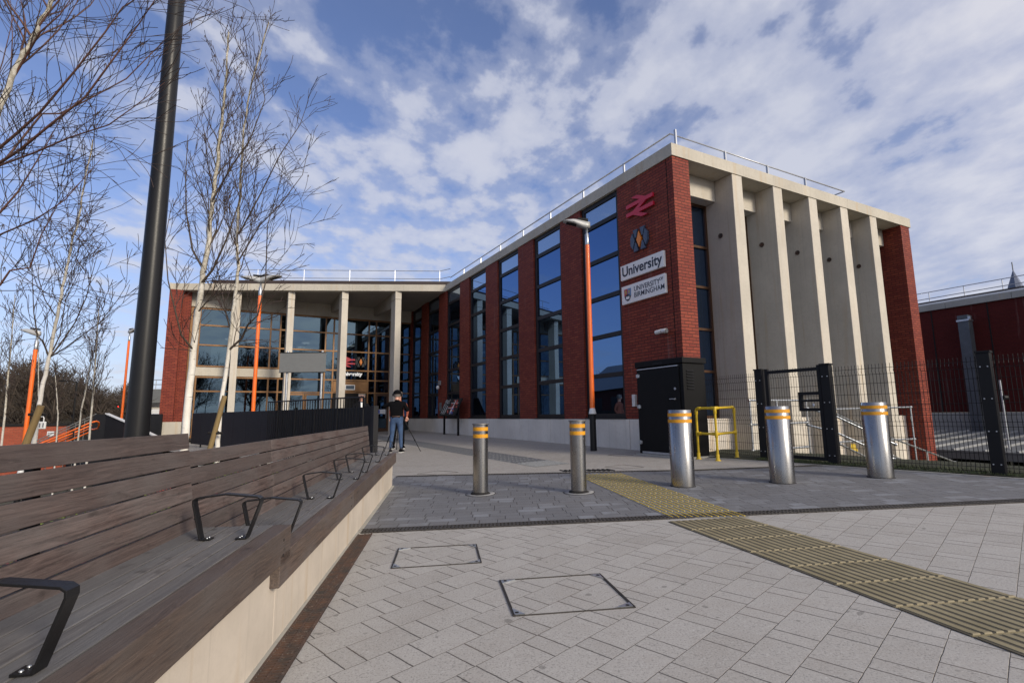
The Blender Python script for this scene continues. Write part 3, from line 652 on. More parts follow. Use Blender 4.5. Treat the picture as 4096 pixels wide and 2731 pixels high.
# interior
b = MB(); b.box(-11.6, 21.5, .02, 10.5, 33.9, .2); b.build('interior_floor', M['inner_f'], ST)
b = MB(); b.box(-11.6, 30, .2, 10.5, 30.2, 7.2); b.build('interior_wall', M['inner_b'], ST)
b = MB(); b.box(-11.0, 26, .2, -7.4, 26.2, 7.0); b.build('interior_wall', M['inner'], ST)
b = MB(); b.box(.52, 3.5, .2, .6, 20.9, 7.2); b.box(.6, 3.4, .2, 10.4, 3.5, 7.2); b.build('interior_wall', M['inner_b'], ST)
for (x, y) in ((-8.5, 24), (-5.6, 23.4), (-5.6, 25.5), (-3.0, 23.6), (-3.3, 26), (-9.5, 23.5)):
    b = MB(); b.lathe([(.20, 0), (.22, .02), (.21, .05), (.001, .05)], 20, (x, y)); b.v = [(p[0], p[1], p[2]+5.35) for p in b.v]; b.add([(x+.19*math.cos(i*math.pi/10), y+.19*math.sin(i*math.pi/10), 5.348) for i in range(20)], [tuple(range(20))[::-1]])
    lm = b.build('ceiling_lamp', M['lampglow'], ST); h = MB(); h.tube([(x, y, 5.43), (x, y, 7.3)], .01, 5); h.build('cable', M['frame'], lm)
b = MB(); b.box(-10.3, 23.0, 3.95, -9.0, 23.05, 4.85); b.build('lit_panel', M['glow_panel'], ST)
# roof rails
def rails(paths, posts, zs, z0, mt=M['alu'], r=.022, pw=.02, tops=True, name='roof_railing'):
    f = MB()
    for pth in paths:
        for z in zs: f.tube([(p[0], p[1], z) for p in pth], r, 6)
    for p in posts: f.box(p[0]-pw, p[1]-pw*1.4, z0, p[0]+pw, p[1]+pw*1.4, zs[0]+.02)
    return f.build(name, mt, ST)
# along long side and end (one visible rail), then the entrance roof (two rails)
p1 = [(.35, .18+1.95*i) for i in range(8)]; p2 = [(2.35, .35), (4.1, .35), (5.85, .35)]
rails([[(.35, 15.6), (.35, .35), (7.9, .35), (7.9, 2.6)]], p1+p2+[(7.9, 2.6)], [CT+.52], CT)
pe = [canp(s, .9) for s in np.arange(.4, dl_-2.5, 2.3)]
rails([[(.35, 15.6), canp(.4, .9), canp(dl_-2.9, .9)]], pe, [CT+.98, CT+.56], CT, M['alu'], .016, .012)
# ---- writing and emblems
def text_obj(name, s, size, m, parent, mw, extr=.004, bold=0, cx_=True, sx=1.0, track=1.0):
    cu = bpy.data.curves.new(name, 'FONT'); cu.body = s; cu.size = size; cu.extrude = extr; cu.offset = bold; cu.align_x = 'CENTER' if cx_ else 'LEFT'; cu.align_y = 'CENTER'; cu.space_character = track
    t = bpy.data.objects.new(name, cu); COL.objects.link(t); dg = bpy.context.evaluated_depsgraph_get()
    me = bpy.data.meshes.new_from_object(t.evaluated_get(dg)); me.materials.clear(); me.materials.append(m)
    o = bpy.data.objects.new(name, me); COL.objects.link(o); bpy.data.objects.remove(t)
    o.parent = parent; o.matrix_local = mw @ Matrix.Diagonal((sx, 1, 1, 1)); return o
def face_mat(origin, right, up):
    r = Vector(right); u = Vector(up); n = r.cross(u); m = Matrix((r, u, n)).transposed().to_4x4(); m.translation = Vector(origin); return m
STM = Matrix.Translation((K[0], K[1], 0)) @ Matrix.Rotation(R(28), 4, 'Z')
def wall_thing(name, label, cat, x, y, z, side, group=None):
    """Empty on a station wall: its local x = reading direction, y = up, z = out of the wall"""
    o = bpy.data.objects.new(name, None); COL.objects.link(o); o.empty_display_size = .2
    fm = face_mat((x, y, z), (0, -1, 0), (0, 0, 1)) if side == 'L' else face_mat((x, y, z), (1, 0, 0), (0, 0, 1))
    o.matrix_world = STM @ fm; return tag(o, label, cat, group)
def flat(polys, z0, th):
    b = MB(); e = 0
    for p in polys: b.prism(p, z0, z0+th+e); e += .0012
    return b
def rail_emblem(scale, th):
    q = lambda l: [((x-31)*scale/62, -(y-19.5)*scale/62) for x, y in l]
    return flat([q([(12.8, 0), (26.8, 0), (53, 12.4), (39, 12.4)]), q([(39, 12.4), (53, 12.4), (23, 26.6), (9, 26.6)]), q([(9, 26.6), (23, 26.6), (49.2, 39), (35.2, 39)]), q([(0, 9.4), (62, 9.4), (62, 15.4), (0, 15.4)]), q([(0, 23.6), (62, 23.6), (62, 29.6), (0, 29.6)])], .012, th)
def diamond_emblem(k):
    dk = [[(-.215, .29), (-.05, .29), (-.105, .07), (-.15, .07)], [(-.215, -.29), (-.05, -.29), (-.105, -.07), (-.15, -.07)]]
    dk += [[(-x, y) for x, y in p] for p in dk]; sdp = [(-.235, .215), (-.155, 0), (-.235, -.215), (-.315, -.10), (-.315, .10)]; dk += [sdp, [(-x, y) for x, y in sdp]]
    return [[(x*k, y*k) for x, y in p] for p in dk], [(0, .21*k), (.085*k, 0), (0, -.21*k), (-.085*k, 0)]
e = wall_thing('rail_emblem', 'red double arrow emblem on the brick wall above the white signs', 'emblem', 0, 1.14, 6.42, 'L')
rail_emblem(1.0, .05).build('arrows', M['red_logo'], e)
e = wall_thing('diamond_emblem', 'slate blue and orange diamond emblem on the brick wall above the station name', 'emblem', 0, 1.20, 5.54, 'L')
dk, dc = diamond_emblem(1.0); flat(dk, .02, .05).build('blue_shape', M['navy'], e); flat([dc], .02, .055).build('orange_diamond', M['or_logo'], e)
e = wall_thing('station_name_sign', 'white sign reading University in dark letters on the brick corner wall', 'sign', 0, 1.165, 4.80, 'L')
b = MB(); b.box(-.79, -.2, .003, .79, .2, .07); b.build('board', M['white'], e, bevel=.004)
text_obj('lettering', 'University', .36, M['ink'], e, Matrix.Translation((0, .005, .072)), .003, .007, True, .99)
e = wall_thing('university_sign', 'white sign with shield and two lines of serif capitals below the station name', 'sign', 0, 1.155, 4.19, 'L')
b = MB(); b.box(-.79, -.24, .003, .79, .24, .07); b.build('board', M['white'], e, bevel=.004)
text_obj('lettering', 'UNIVERSITY', .185, M['ink'], e, Matrix.Translation((-.31, .085, .072)), .003, .0005, False, .92, 1.02)
text_obj('lettering', 'OF', .11, M['ink'], e, Matrix.Translation((.60, .13, .072)), .003, -.0005, False, .95)
text_obj('lettering', 'BIRMINGHAM', .185, M['ink'], e, Matrix.Translation((-.31, -.075, .072)), .003, .0005, False, .94, 1.02)
sh = MB(); sx_, sy_ = -.55, .0
sh.mi = 0; sh.prism([(sx_-.13, .15), (sx_, .15), (sx_, .02), (sx_-.125, -.05)], .072, .078)
sh.mi = 1; sh.prism([(sx_+.002, .15), (sx_+.13, .15), (sx_+.125, -.05), (sx_+.002, .02)], .072, .078)
sh.mi = 2; sh.prism([(sx_-.125, -.053), (sx_, .017), (sx_+.125, -.053), (sx_+.08, -.135), (sx_, -.18), (sx_-.08, -.135)], .072, .078)
sh.mi = 3; sh.prism([(sx_-.065, -.12), (sx_, -.13), (sx_+.065, -.12), (sx_+.065, -.05), (sx_, -.06), (sx_-.065, -.05)], .078, .081)
sh.mi = 4; sh.prism([(sx_-.10, .12), (sx_-.045, .11), (sx_-.03, .05), (sx_-.06, -.0), (sx_-.09, .04)], .078, .080); sh.prism([(sx_+.04, .12), (sx_+.09, .10), (sx_+.08, .03), (sx_+.05, .0), (sx_+.03, .06)], .078, .080)
sh.build('shield', [mat('shield_red', (.42, .06, .06)), mat('shield_blue', (.10, .20, .38)), M['ink'], M['white'], mat('shield_gold', (.42, .30, .10))], e)
bU, zU = bof(1405, 1496)
e = wall_thing('glass_name_lettering', 'white University lettering fixed on the glazing above the main entrance doors', 'sign', bU, A_END-.01, zU, 'E')
text_obj('lettering', 'University', .285, M['white_t'], e, Matrix.Translation((0, 0, .01)), .012, .012)
bU, zU = bof(1385, 1446)
e = wall_thing('rail_emblem', 'red double arrow emblem on the entrance glazing half behind a column', 'emblem', bU, A_END-.01, zU, 'E')
rail_emblem(.95, .03).build('arrows', M['red_logo'], e)
bU, zU = bof(1443, 1448)
e = wall_thing('diamond_emblem', 'dark emblem with orange diamond on the entrance glazing right of the red arrows', 'emblem', bU, A_END-.01, zU, 'E')
dk, dc = diamond_emblem(.95); flat(dk, .01, .02).build('dark_shape', mat('emblem_dark', (.03, .03, .035)), e); flat([dc], .01, .025).build('orange_diamond', M['or_logo'], e)
# cameras and boxes on the wall
def cctv2(x, y, z, label):
    e = wall_thing('security_camera', label, 'camera', x, y, z, 'L')
    b = MB(); b.box(-.05, -.04, .003, .05, .06, .09); b.build('bracket', M['white_d'], e, bevel=.006)
    for s in (-1, 1):
        b = MB(); b.tube([(s*.02, -.0, .13), (s*.17, -.015, .15)], [.05, .052], 14); h = b.build('camera_head', M['white_d'], e)
        l = MB(); l.tube([(s*.171, -.015, .15), (s*.185, -.015, .152)], .046, 14); l.build('lens', M['ink'], h)
cctv2(0, .50, 3.04, 'white twin headed security camera on the brick below the signs')
e = wall_thing('security_camera', 'small white dome camera on a brick pier near the entrance', 'camera', 0, 15.95, 2.62, 'L')
b = MB(); b.box(-.08, .0, .003, .08, .22, .12); b.build('box', mat('camera_box_grey', (.2, .2, .21), .5), e); b = MB(); b.ball((0, -.12, .14), .085, 1, 1.2, 1); b.build('dome', M['white_d'], e)
e = wall_thing('wall_vent', 'small grey louvred vent low on a brick pier behind the map board', 'vent', 0, 15.9, 1.55, 'L')
b = MB(); b.box(-.13, -.2, .003, .13, .2, .03); [b.box(-.11, -.17+i*.05, .031, .11, -.15+i*.05, .04) for i in range(7)]; b.build('louvre', M['grey_sign'], e)
e = wall_thing('meter_box', 'small grey white box on the brick wall left of the black cabinet', 'box', 0, 1.66, 1.44, 'L')
b = MB(); b.box(-.05, -.15, .003, .06, .15, .08); b.build('case', M['white_d'], e, bevel=.006)
# ================================================================== BENCH WALL AND BENCHES
BA = R(6.73); BO = (-1.27+.0497, 2.6+.0059)
BDX = np.array([math.cos(BA), math.sin(BA)]); BDY = np.array([-math.sin(BA), math.cos(BA)])
def bworld(x, s): p = np.array(BO)+BDX*x+BDY*s; return p[0], p[1]
def bgz(x, s): return gz(*bworld(x, s))
PW = thing('planter_wall', 'long pale concrete retaining wall under the timber benches', 'wall', (BO[0], BO[1], 0), BA)
for i, (s0, s1, top) in enumerate([(-4.2, -1.9, .27), (-1.896, .40, .29), (.404, 2.6, .215), (2.604, 4.6, .26), (4.604, 6.15, .30)]):
    b = MB(); b.hexa([(-.45, s0, bgz(0, s0)-.2), (-.05, s0, bgz(0, s0)-.2), (-.05, s1, bgz(0, s1)-.2), (-.45, s1, bgz(0, s1)-.2), (-.45, s0, top), (-.05, s0, top), (-.05, s1, top), (-.45, s1, top)])
    b.build('wall_panel', M['planter'], PW, bevel=.004)
b = MB(); b.hexa([(-.05, -4.2, bgz(0, -4.2)-.05), (-.012, -4.2, bgz(0, -4.2)-.05), (-.012, 6.12, bgz(0, 6.12)-.05), (-.05, 6.12, bgz(0, 6.12)-.05), (-.05, -4.2, bgz(0, -4.2)+.012), (-.012, -4.2, bgz(0, -4.2)+.012), (-.012, 6.12, bgz(0, 6.12)+.012), (-.05, 6.12, bgz(0, 6.12)+.012)])
b.build('footing', M['oldconc'], PW)
dp = [bworld(-.012, -4.2), bworld(-.012, 2.86)]
drain('gutter_grate', dp, -.115, M['rust'], 'rusty slotted gutter grate running along the foot of the bench wall', L_=.030)
def arm(parent, s, t0, t1, z, h=.205, w=.05):
    m = MB(); th = .008
    # flat bar profile in x(t)-z, swept along s
    pf = [(t0+.0, 0), (t0-.045, h-.02), (t0-.038, h), ]
    path = [(-t0-.055, .0), (-t0, .0), (-(t0-.055), h-.018), (-(t0-.04), h), (-(t0+t1)*.5, h+.016), (-(t1+.03), h-.002), (-(t1+.04), h-.022), (-t1, 0), (-t1+.055, 0)]
    path = [(-t0+.055, .004), (-t0+.004, .004), (-t0-.040, h-.024), (-t0-.040, h-.008), (-t0-.026, h+.001), (-(t0+t1)*.5, h+.018), (-t1+.040, h+.001), (-t1+.054, h-.008), (-t1+.055, h-.024), (-t1-.004, .004), (-t1-.055, .004)]
    nrm = []
    for i in range(len(path)):
        a = Vector(path[max(i-1, 0)]); c = Vector(path[min(i+1, len(path)-1)]); d = (c-a).normalized(); nrm.append(Vector((-d.y, d.x)))
    vs = []
    for (x, zz_), n in zip(path, nrm):
        for sgn in (-1, 1):
            for e in (0, 1): vs.append((x+n.x*th*.5*sgn, s+(-w/2 if e == 0 else w/2), z+zz_+n.y*th*.5*sgn))
    fs = []
    for i in range(len(path)-1):
        k = i*4; q = k+4
        fs += [(k, k+1, q+1, q), (k+2, q+2, q+3, k+3), (k, q, q+2, k+2), (k+1, k+3, q+3, q+1)]
    fs += [(0, 2, 3, 1), (len(vs)-4, len(vs)-3, len(vs)-1, len(vs)-2)]
    m.add(vs, fs); o = m.build('armrest', M['pole'], parent, bevel=.0015)
    bo = MB()
    for x in (-t0+.036, -t1-.036):
        for dy in (-.013, .013): bo.lathe([(.006, z+.008), (.0055, z+.0115), (.0003, z+.0125)], 8, (x, s+dy))
    bo.build('bolt', M['galv'], o)
def plank(b, s0, s1, fx0, fx1, fz0, fz1, n=10, back=False, jr=None):
    """board from s0 to s1; fx0,fx1 = x edges, fz0,fz1 = z edges as functions of s"""
    st = [s0+(s1-s0)*i/n for i in range(n+1)]; vs = []; fs = []
    for s in st:
        q = back(s) if back else None
        if back: vs += [(p[0], s, p[1]) for p in q]
        else: vs += [(fx0(s), s, fz0(s)), (fx1(s), s, fz0(s)), (fx1(s), s, fz1(s)), (fx0(s), s, fz1(s))]
    for i in range(n):
        k = i*4; q = k+4
        for a_, b_ in ((0, 1), (1, 2), (2, 3), (3, 0)): fs.append((k+a_, k+b_, q+b_, q+a_))
    fs += [(0, 3, 2, 1), (n*4, n*4+1, n*4+2, n*4+3)]
    b.add(vs, fs)
def bench(label, s0, s1, zt, tb, th, backz, backt, arms, cuts, cutsb):
    e = thing('timber_bench', label, 'bench', (BO[0], BO[1], 0), BA, 'slatted timber benches on the long wall')
    rn = random.Random(int(s0*10)+5)
    def tw(s, f): return -(.0+f*tb(s))                        # f 0 front .. 1 back
    b = MB(); fr = [(.205, .345), (.36, .50), (.515, .655), (.67, .81), (.825, 1.04)]
    for f0, f1 in fr:
        cc = [s0]+sorted(c+rn.uniform(-.02, .02) for c in cuts)+[s1]
        for c0, c1 in zip(cc[:-1], cc[1:]):
            dz = rn.uniform(-.0015, .0015)
            plank(b, c0+.002, c1-.002, lambda s: tw(s, f1), lambda s: tw(s, f0), lambda s: zt(s)-.03+dz, lambda s: zt(s)+dz, 8)
    b.build('seat', M['wood_s'], e, bevel=.003)
    b = MB()
    cc = [s0]+list(cuts)+[s1]
    for c0, c1 in zip(cc[:-1], cc[1:]): plank(b, c0+.0015, c1-.0015, lambda s: tw(s, .19), lambda s: .0, lambda s: zt(s)-th(s), lambda s: zt(s)+.001, 8)
    fb = b.build('front_board', M['wood_f'], e, bevel=.004)
    b = MB()
    for c in [s1-.13]+[c+.14 for c in cuts]+[c-.14 for c in cuts]:
        for f in (.3, .75): b.tube([(.0005, c, zt(c)-th(c)*f), (.0015, c, zt(c)-th(c)*f)], .008, 10)
    b.build('plug', M['slot'], fb)
    b = MB(); nb = 6
    for i in range(nb):
        cc = [s0-.0]+sorted(c+rn.uniform(-.05, .05) for c in cutsb)+[s1-.03-.012*(nb-i)*0]
        for c0, c1 in zip(cc[:-1], cc[1:]):
            def q(s, i=i):
                t0, t1 = backt(s); z0, z1 = backz(s); g = .008
                f0, f1 = i/nb, (i+1)/nb; za = z0+(z1-z0)*f0+g*.5; zb = z0+(z1-z0)*f1-g*.5
                ta = t0+(t1-t0)*f0; tb_ = t0+(t1-t0)*f1; k = .028
                return [(-ta-k, za-.003), (-ta, za), (-tb_, zb), (-tb_-k, zb-.003)]
            plank(b, c0+.0015, c1-.0015+.012*(i), None, None, None, None, 8, back=q) if False else plank(b, c0+.0015, c1-.0015, None, None, None, None, 8, back=q)
    b.build('backrest', M['wood_b'], e, bevel=.003)
    for s in np.arange(s0+.3, s1, 1.1):
        b = MB()
        t0, t1 = backt(s); z0, z1 = backz(s)
        b.hexa([(-t0-.10, s-.02, z0-.25), (-t0-.029, s-.02, z0-.25), (-t0-.029, s+.02, z0-.25), (-t0-.10, s+.02, z0-.25), (-t1-.055, s-.02, z1-.06), (-t1-.030, s-.02, z1-.06), (-t1-.030, s+.02, z1-.06), (-t1-.055, s+.02, z1-.06)]); b.build('back_support', M['blackm'], e)
    for s, t0, t1 in arms: arm(e, s, t0, t1, zt(s)+.002)
    return e
z1 = lambda s: .484+.018*s
bench('near slatted timber bench, higher section filling the lower left corner', -4.2, .475, z1, lambda s: .50, lambda s: .178,
      lambda s: (z1(s)-.030, 1.020), lambda s: (.505, .580), [(-1.18, .36, .13), (.17, .355, .125)], [-2.0], [-2.4])
z2 = lambda s: .353+.0252*s
kk = lambda s: (s-.5)/5.6
bench('far slatted timber bench, lower section running on towards the entrance', .30, 6.19, z2, lambda s: .50-.085*kk(s), lambda s: .163,
      lambda s: (.345+(.480-.345)*kk(s), .918+(.952-.918)*kk(s)), lambda s: (.505-.09*kk(s), .57-.10*kk(s)),
      [(.80, .345, .095), (2.03, .32, .10), (3.14, .305, .08), (3.70, .29, .08), (4.78, .28, .08), (5.73, .27, .07)], [2.45, 4.4], [1.72, 3.9, 5.0])
# planter soil and ground cover
b = MB(); pl = [(-.62, -4.2), (-.62, 6.3), (-3.1, 6.3), (-3.1, -4.2)]
b.prism([bworld(x, s) for x, s in pl], -.4, lambda x, y: gz(x, y)+.42)
b.build('planting_bed', M['soil'], kind='structure')
b = MB()
for (x0, x1) in ((-3.2, -3.1),): b.prism([bworld(x0, -4.2), bworld(x1, -4.2), bworld(x1, 6.4), bworld(x0, 6.4)], -.4, lambda x, y: gz(x, y)+.46)
b.prism([bworld(-3.1, 6.3), bworld(-.55, 6.3), bworld(-.55, 6.4), bworld(-3.1, 6.4)], -.4, lambda x, y: gz(x, y)+.46)
tag(b.build('planter_edging', M['oldconc']), 'low concrete kerb closing the back of the planting bed', 'kerb')
rnd = random.Random(11)
for nm, mt, n, lb in (('groundcover_plants', 'leaf_g', 5200, 'low yellow green ground cover growing in the bed behind the bench'), ('red_groundcover_plants', 'leaf_r', 3000, 'low reddish ground cover growing in the bed behind the bench')):
    b = MB(); cl = [(rnd.uniform(-2.9, -.72), rnd.uniform(-4, 6.1)) for _ in range(60)]
    for _ in range(n):
        c = rnd.choice(cl); x = c[0]+rnd.gauss(0, .10); s = c[1]+rnd.gauss(0, .16); 
        if x > -.68 or x < -3.05: continue
        X, Y = bworld(x, s); z = gz(X, Y)+.42+abs(rnd.gauss(0, .06)); a = rnd.uniform(0, 6.28); l = rnd.uniform(.015, .04)
        d = Vector((math.cos(a), math.sin(a), rnd.uniform(-.2, .9)))*l; e_ = Vector((-math.sin(a), math.cos(a), 0))*l*.45
        p = Vector((X, Y, z)); b.add([p, p+d*.5+e_, p+d, p+d*.5-e_], [(0, 1, 2, 3)])
    b.build(nm, M[mt], kind='stuff', label=lb, cat='ground cover')
b = MB()
e = None
for i, (x, s, z) in enumerate([(-.75, .35, .93), (-.80, .30, .80)]): pass
# ================================================================== BOLLARDS
M['ringc'] = mat('ring_concrete', (.20, .20, .205), .7, var=.3, vscale=8, bump=.3)
M['castcap'] = mat('cast_cap', (.22, .21, .20), .5, .8)
def bollard(loc, r, h, cap, label):
    e = thing('bollard', label, 'bollard', (loc[0], loc[1], gz(*loc)), group='stainless steel bollards across the paving')
    b = MB()
    if cap: b.lathe([(.001, h-.012), (r*.98, h-.012)], 40); b.lathe([(r, -.05), (r, h-.02)], 48)
    else: b.lathe([(r, -.05), (r, h-.006), (r-.006, h), (r-.02, h), (.001, h)], 48)
    b.build('body', M['steel'], e)
    if cap:
        b = MB(); b.lathe([(r, h-.022), (r+.012, h-.018), (r+.014, h-.008), (r+.008, h), (.001, h+.001)], 40); b.build('cap', M['castcap'], e)
        b = MB(); b.lathe([(r+.098, -.03), (r+.098, .010), (r+.03, .011)], 48); b.v = [(x, y, z+GX*x+GY*y) for x, y, z in b.v]; b.build('base_ring', M['ringc'], e)
        b = MB(); b.lathe([(r+.108, -.03), (r+.108, .0075), (r+.097, .0085)], 48); b.v = [(x, y, z+GX*x+GY*y) for x, y, z in b.v]; b.build('ring_joint', M['slot'], e)
        b = MB(); b.lathe([(r+.034, -.02), (r+.032, .018), (r+.0, .036)], 40); b.build('seal', M['slot'], e)
    else:
        b = MB(); b.lathe([(r+.012, -.03), (r+.012, .007), (r+.0005, .008)], 40); b.build('seal', M['slot'], e)
        b = MB(); a0 = R(-118); b.add([(math.cos(a0+dd)*(r+.0006), math.sin(a0+dd)*(r+.0006), z) for dd, z in ((-.008, .02), (.008, .02), (.008, h-.17), (-.008, h-.17))], [(0, 1, 2, 3)]); b.build('seam', M['grey_sign'], e)
    for z0 in ((h-.105, h-.205) if cap else (h-.095, h-.185)):
        z0 -= .0; b = MB(); b.lathe([(r+.0015, z0), (r+.0015, z0+.052 if cap else z0+.048)], 48); b.build('stripe', M['orange_g'], e)
    return e
bollard((-.471, 7.60), .109, 1.0, True, 'slim steel bollard with flared cap nearest the bench, first from the left')
bollard((.915, 7.42), .109, 1.0, True, 'slim steel bollard with flared cap left of the yellow tactile strip')
bollard((2.44, 7.62), .165, 1.085, False, 'thick steel bollard in front of the black cabinet')
bollard((3.86, 7.60), .165, 1.085, False, 'thick steel bollard in front of the fence gate')
bollard((5.36, 7.72), .165, 1.085, False, 'thick steel bollard farthest right, before the brick end pier')
# ================================================================== LAMP POSTS
def lamp_post(base, h, label, heads, zb=None, sleeve=True, sc_=1.0, cone=True):
    z = gz(base[0], base[1]) if zb is None else zb
    e = thing('lamp_post', label, 'lamp post', (base[0], base[1], z), group='orange lamp posts on the forecourt')
    b = MB(); hb = .93
    b.lathe([(.085, -.1), (.085, 0), (.080, hb)], 20); b.add([(.08*math.cos(i*.314), .08*math.sin(i*.314), hb) for i in range(20)], [tuple(range(20))]); 
    s = b.build('base_sleeve', M['pole'], e)
    b = MB(); b.lathe([(.001, hb+.001), (.098, hb+.001), (.096, hb+.02), (.0665, hb+.15), (.05, hb+.15)], 20); b.build('collar', M['white_d'], e)
    if zb is None or True:
        b = MB(); b.tube([(.082, -.02, .12+.55), (.082, -.02, .12+.56)], .001, 6)
    b = MB(); b.lathe([(.064, hb+.10), (.060, h-.72)], 24); b.build('post', M['orange'], e)
    b = MB(); b.lathe([(.053, h-.72), (.055, h-.715), (.055, h-.42), (.034, h-.40), (.033, h-.22), (.001, h-.22)], 20); b.build('spigot', M['galv'], e)
    for rz, ln in heads:
        hd = bpy.data.objects.new('lamp_head', None)
        m = MB(); pr = [(-.09, .055, -.20, -.02), (0.02, .075, -.21, -.0), (.16, .10, -.16, .035), (.34, .155, -.075, .06), (.52, .15, -.02, .055), (.62, .10, .005, .045), (.66, .03, .02, .035)]
        vs = []; fs = []
        for x, w_, za, zb_ in pr:
            x *= ln; vs += [(x, -w_*.9, za+.02), (x, w_*.9, za+.02), (x, w_, (za+zb_)/2+.01), (x, w_*.6, zb_), (x, -w_*.6, zb_), (x, -w_, (za+zb_)/2+.01)]
        for i in range(len(pr)-1):
            for j in range(6): fs.append((i*6+j, i*6+(j+1) % 6, (i+1)*6+(j+1) % 6, (i+1)*6+j))
        fs += [tuple(range(6))[::-1], tuple(range((len(pr)-1)*6, len(pr)*6))]
        ca, sa = math.cos(rz), math.sin(rz)
        T = lambda p: (p[0]*ca-p[1]*sa, p[0]*sa+p[1]*ca, p[2]+h-.06)
        m.add([T(p) for p in vs], fs, True); o = m.build('lamp_head', M['galv'] if 0 else M['white_d'] if 0 else M['headgrey'], e)
        g_ = MB(); g_.add([T(p) for p in [(.28*ln, -.10, -.095), (.28*ln, .10, -.095), (.55*ln, .09, -.022), (.55*ln, -.09, -.022)]], [(0, 1, 2, 3)]); g_.build('led_panel', M['frame'], o)
        g_ = MB(); vs = [T(p) for p in [(-.04, -.06, .01), (.22*ln, -.08, .05), (.22*ln, .08, .05), (-.04, .06, .01), (-.04, -.05, .07), (.22*ln, -.07, .10), (.22*ln, .07, .10), (-.04, .05, .07)]]; g_.hexa(vs); g_.build('gear_cover', M['blackm'], o)
        bpy.data.objects.remove(hd)
    return e
M['headgrey'] = mat('lamp_head_grey', (.46, .46, .45), .5, .3, var=.1)
lamp_post((2.056, 13.40), 6.16, 'tall orange lamp post on a dark base in front of the wing windows', [(R(175), 1.0)])
p = at(130, 1500, 17.5); lamp_post((p.x, p.y), 5.80, 'leftmost orange lamp post, beyond the bench and leaning birch', [(R(175), 1.0)], zb=-1.6)
p = at(503, 1500, 30); lamp_post((p.x, p.y), 6.3, 'slender distant orange lamp post just left of the black mast', [(R(-10), 1.0)], zb=.05)
p = at(1027, 1400, 17.6); lamp_post((p.x, p.y), 6.05, 'double headed orange lamp post behind the dark parapet', [(R(178), 1.15), (R(-4), 1.15)], zb=-.02)
# flood light on the double lamp
# black mast
mp = at(550, 1700, 5.0); e = thing('lighting_mast', 'tall black tapering mast rising out of the picture behind the near bench', 'mast', (mp.x, mp.y, gz(mp.x, mp.y)))
b = MB(); b.lathe([(.106, 0), (.102, 1.0), (.079, 5.0), (.056, 10.0), (.001, 10.0)], 40); b.build('shaft', M['pole'], e)
b = MB(); b.lathe([(.16, 0), (.16, .03), (.13, .04)], 32); b.build('base_flange', M['pole'], e)
# ================================================================== CABINET, GUARD RAIL, FENCES
CN = np.array([3.57, 10.77])
e = thing('electrical_cabinet', 'tall black steel electrical cabinet at the wing corner', 'cabinet', (CN[0], CN[1], gz(*CN)+.02), R(28))
e2d = .64; e1d = 1.42; hc = 2.10
b = MB(); b.box(0, 0, .03, e2d, e1d, hc-.14); b.build('body', M['black'], e, bevel=.006)
b = MB(); b.hexa([(-.03, -.03, hc-.13), (e2d+.03, -.03, hc-.13), (e2d+.03, e1d+.03, hc-.13), (-.03, e1d+.03, hc-.13), (-.03, -.03, hc-.01), (e2d+.03, -.03, hc-.01), (e2d+.03, e1d+.03, hc+.0), (-.03, e1d+.03, hc+.0)]); b.build('roof', M['black'], e, bevel=.01)
b = MB(); b.box(-.022, .10, .10, -.001, e1d-.05, hc-.20); dr = b.build('door', M['black'], e, bevel=.004)
b = MB(); b.box(-.03, .12, hc-.185, -.002, e1d-.04, hc-.165); b.build('drip_rail', M['alu'], e)
for z in (.28, 1.08, 1.78): b = MB(); b.box(-.045, e1d-.13, z-.035, -.0225, e1d-.02, z+.035); b.tube([(-.045, e1d-.09, z-.045), (-.045, e1d-.09, z+.045)], .010, 8); b.build('hinge', M['galv'], dr, bevel=.003)
b = MB(); b.tube([(-.023, .22, 1.22), (-.06, .22, 1.22)], .016, 10); b.tube([(-.055, .22, 1.22), (-.055, .37, 1.225)], .009, 8); b.build('handle', M['alu'], dr)
b = MB(); b.tube([(-.023, .22, 1.44), (-.032, .22, 1.44)], .028, 14); b.build('lock', M['alu'], dr)
b = MB(); b.box(-.034, .55, hc-.10, -.031, .85, hc-.06); b.build('name_plate', M['blackm'], e)
b = MB(); b.box(-.030, .15, .04, -.002, e1d-.12, .085); b.build('kick_plate', M['alu'], e)
for i in range(7):
    b = MB(); z = 1.42+i*.062; b.hexa([(.10, -.022, z), (.30, -.022, z), (.30, -.001, z+.02), (.10, -.001, z+.02), (.10, -.024, z+.004), (.30, -.024, z+.004), (.30, -.001, z+.03), (.10, -.001, z+.03)]); b.build('vent_slat', M['blackm'], e)
b = MB(); b.box(-.07, -.07, -.10, e2d+.08, e1d+.06, .03); b.build('concrete_base', M['oldconc'], e, bevel=.01)
def fit(b, p, r, l, d):
    d = Vector(d).normalized(); p = Vector(p); b.tube([p-d*l, p-d*(l-.004), p+d*(l-.004), p+d*l], [r*.93, r, r, r*.93], 12)
pts = [np.array(q) for q in ((3.80, 10.78), (4.03, 10.37), (4.56, 10.72))]
e = thing('guard_rail', 'yellow tubular corner guard rail beside the black cabinet', 'guard rail', (pts[1][0], pts[1][1], gz(*pts[1])))
L3 = [Vector((q[0]-pts[1][0], q[1]-pts[1][1], gz(*q)-gz(*pts[1]))) for q in pts]
for i, q in enumerate(L3):
    b = MB(); b.tube([q, q+Vector((0, 0, 1.03 if i == 1 else .985))], .024, 14); o = b.build('upright', M['yellow'], e)
    b = MB(); b.lathe([(.062, .001), (.062, .010), (.034, .03), (.033, .13), (.026, .132)], 16); b.v = [(p_[0]+q.x, p_[1]+q.y, p_[2]+q.z) for p_ in b.v]; b.build('foot', M['yellow'], o)
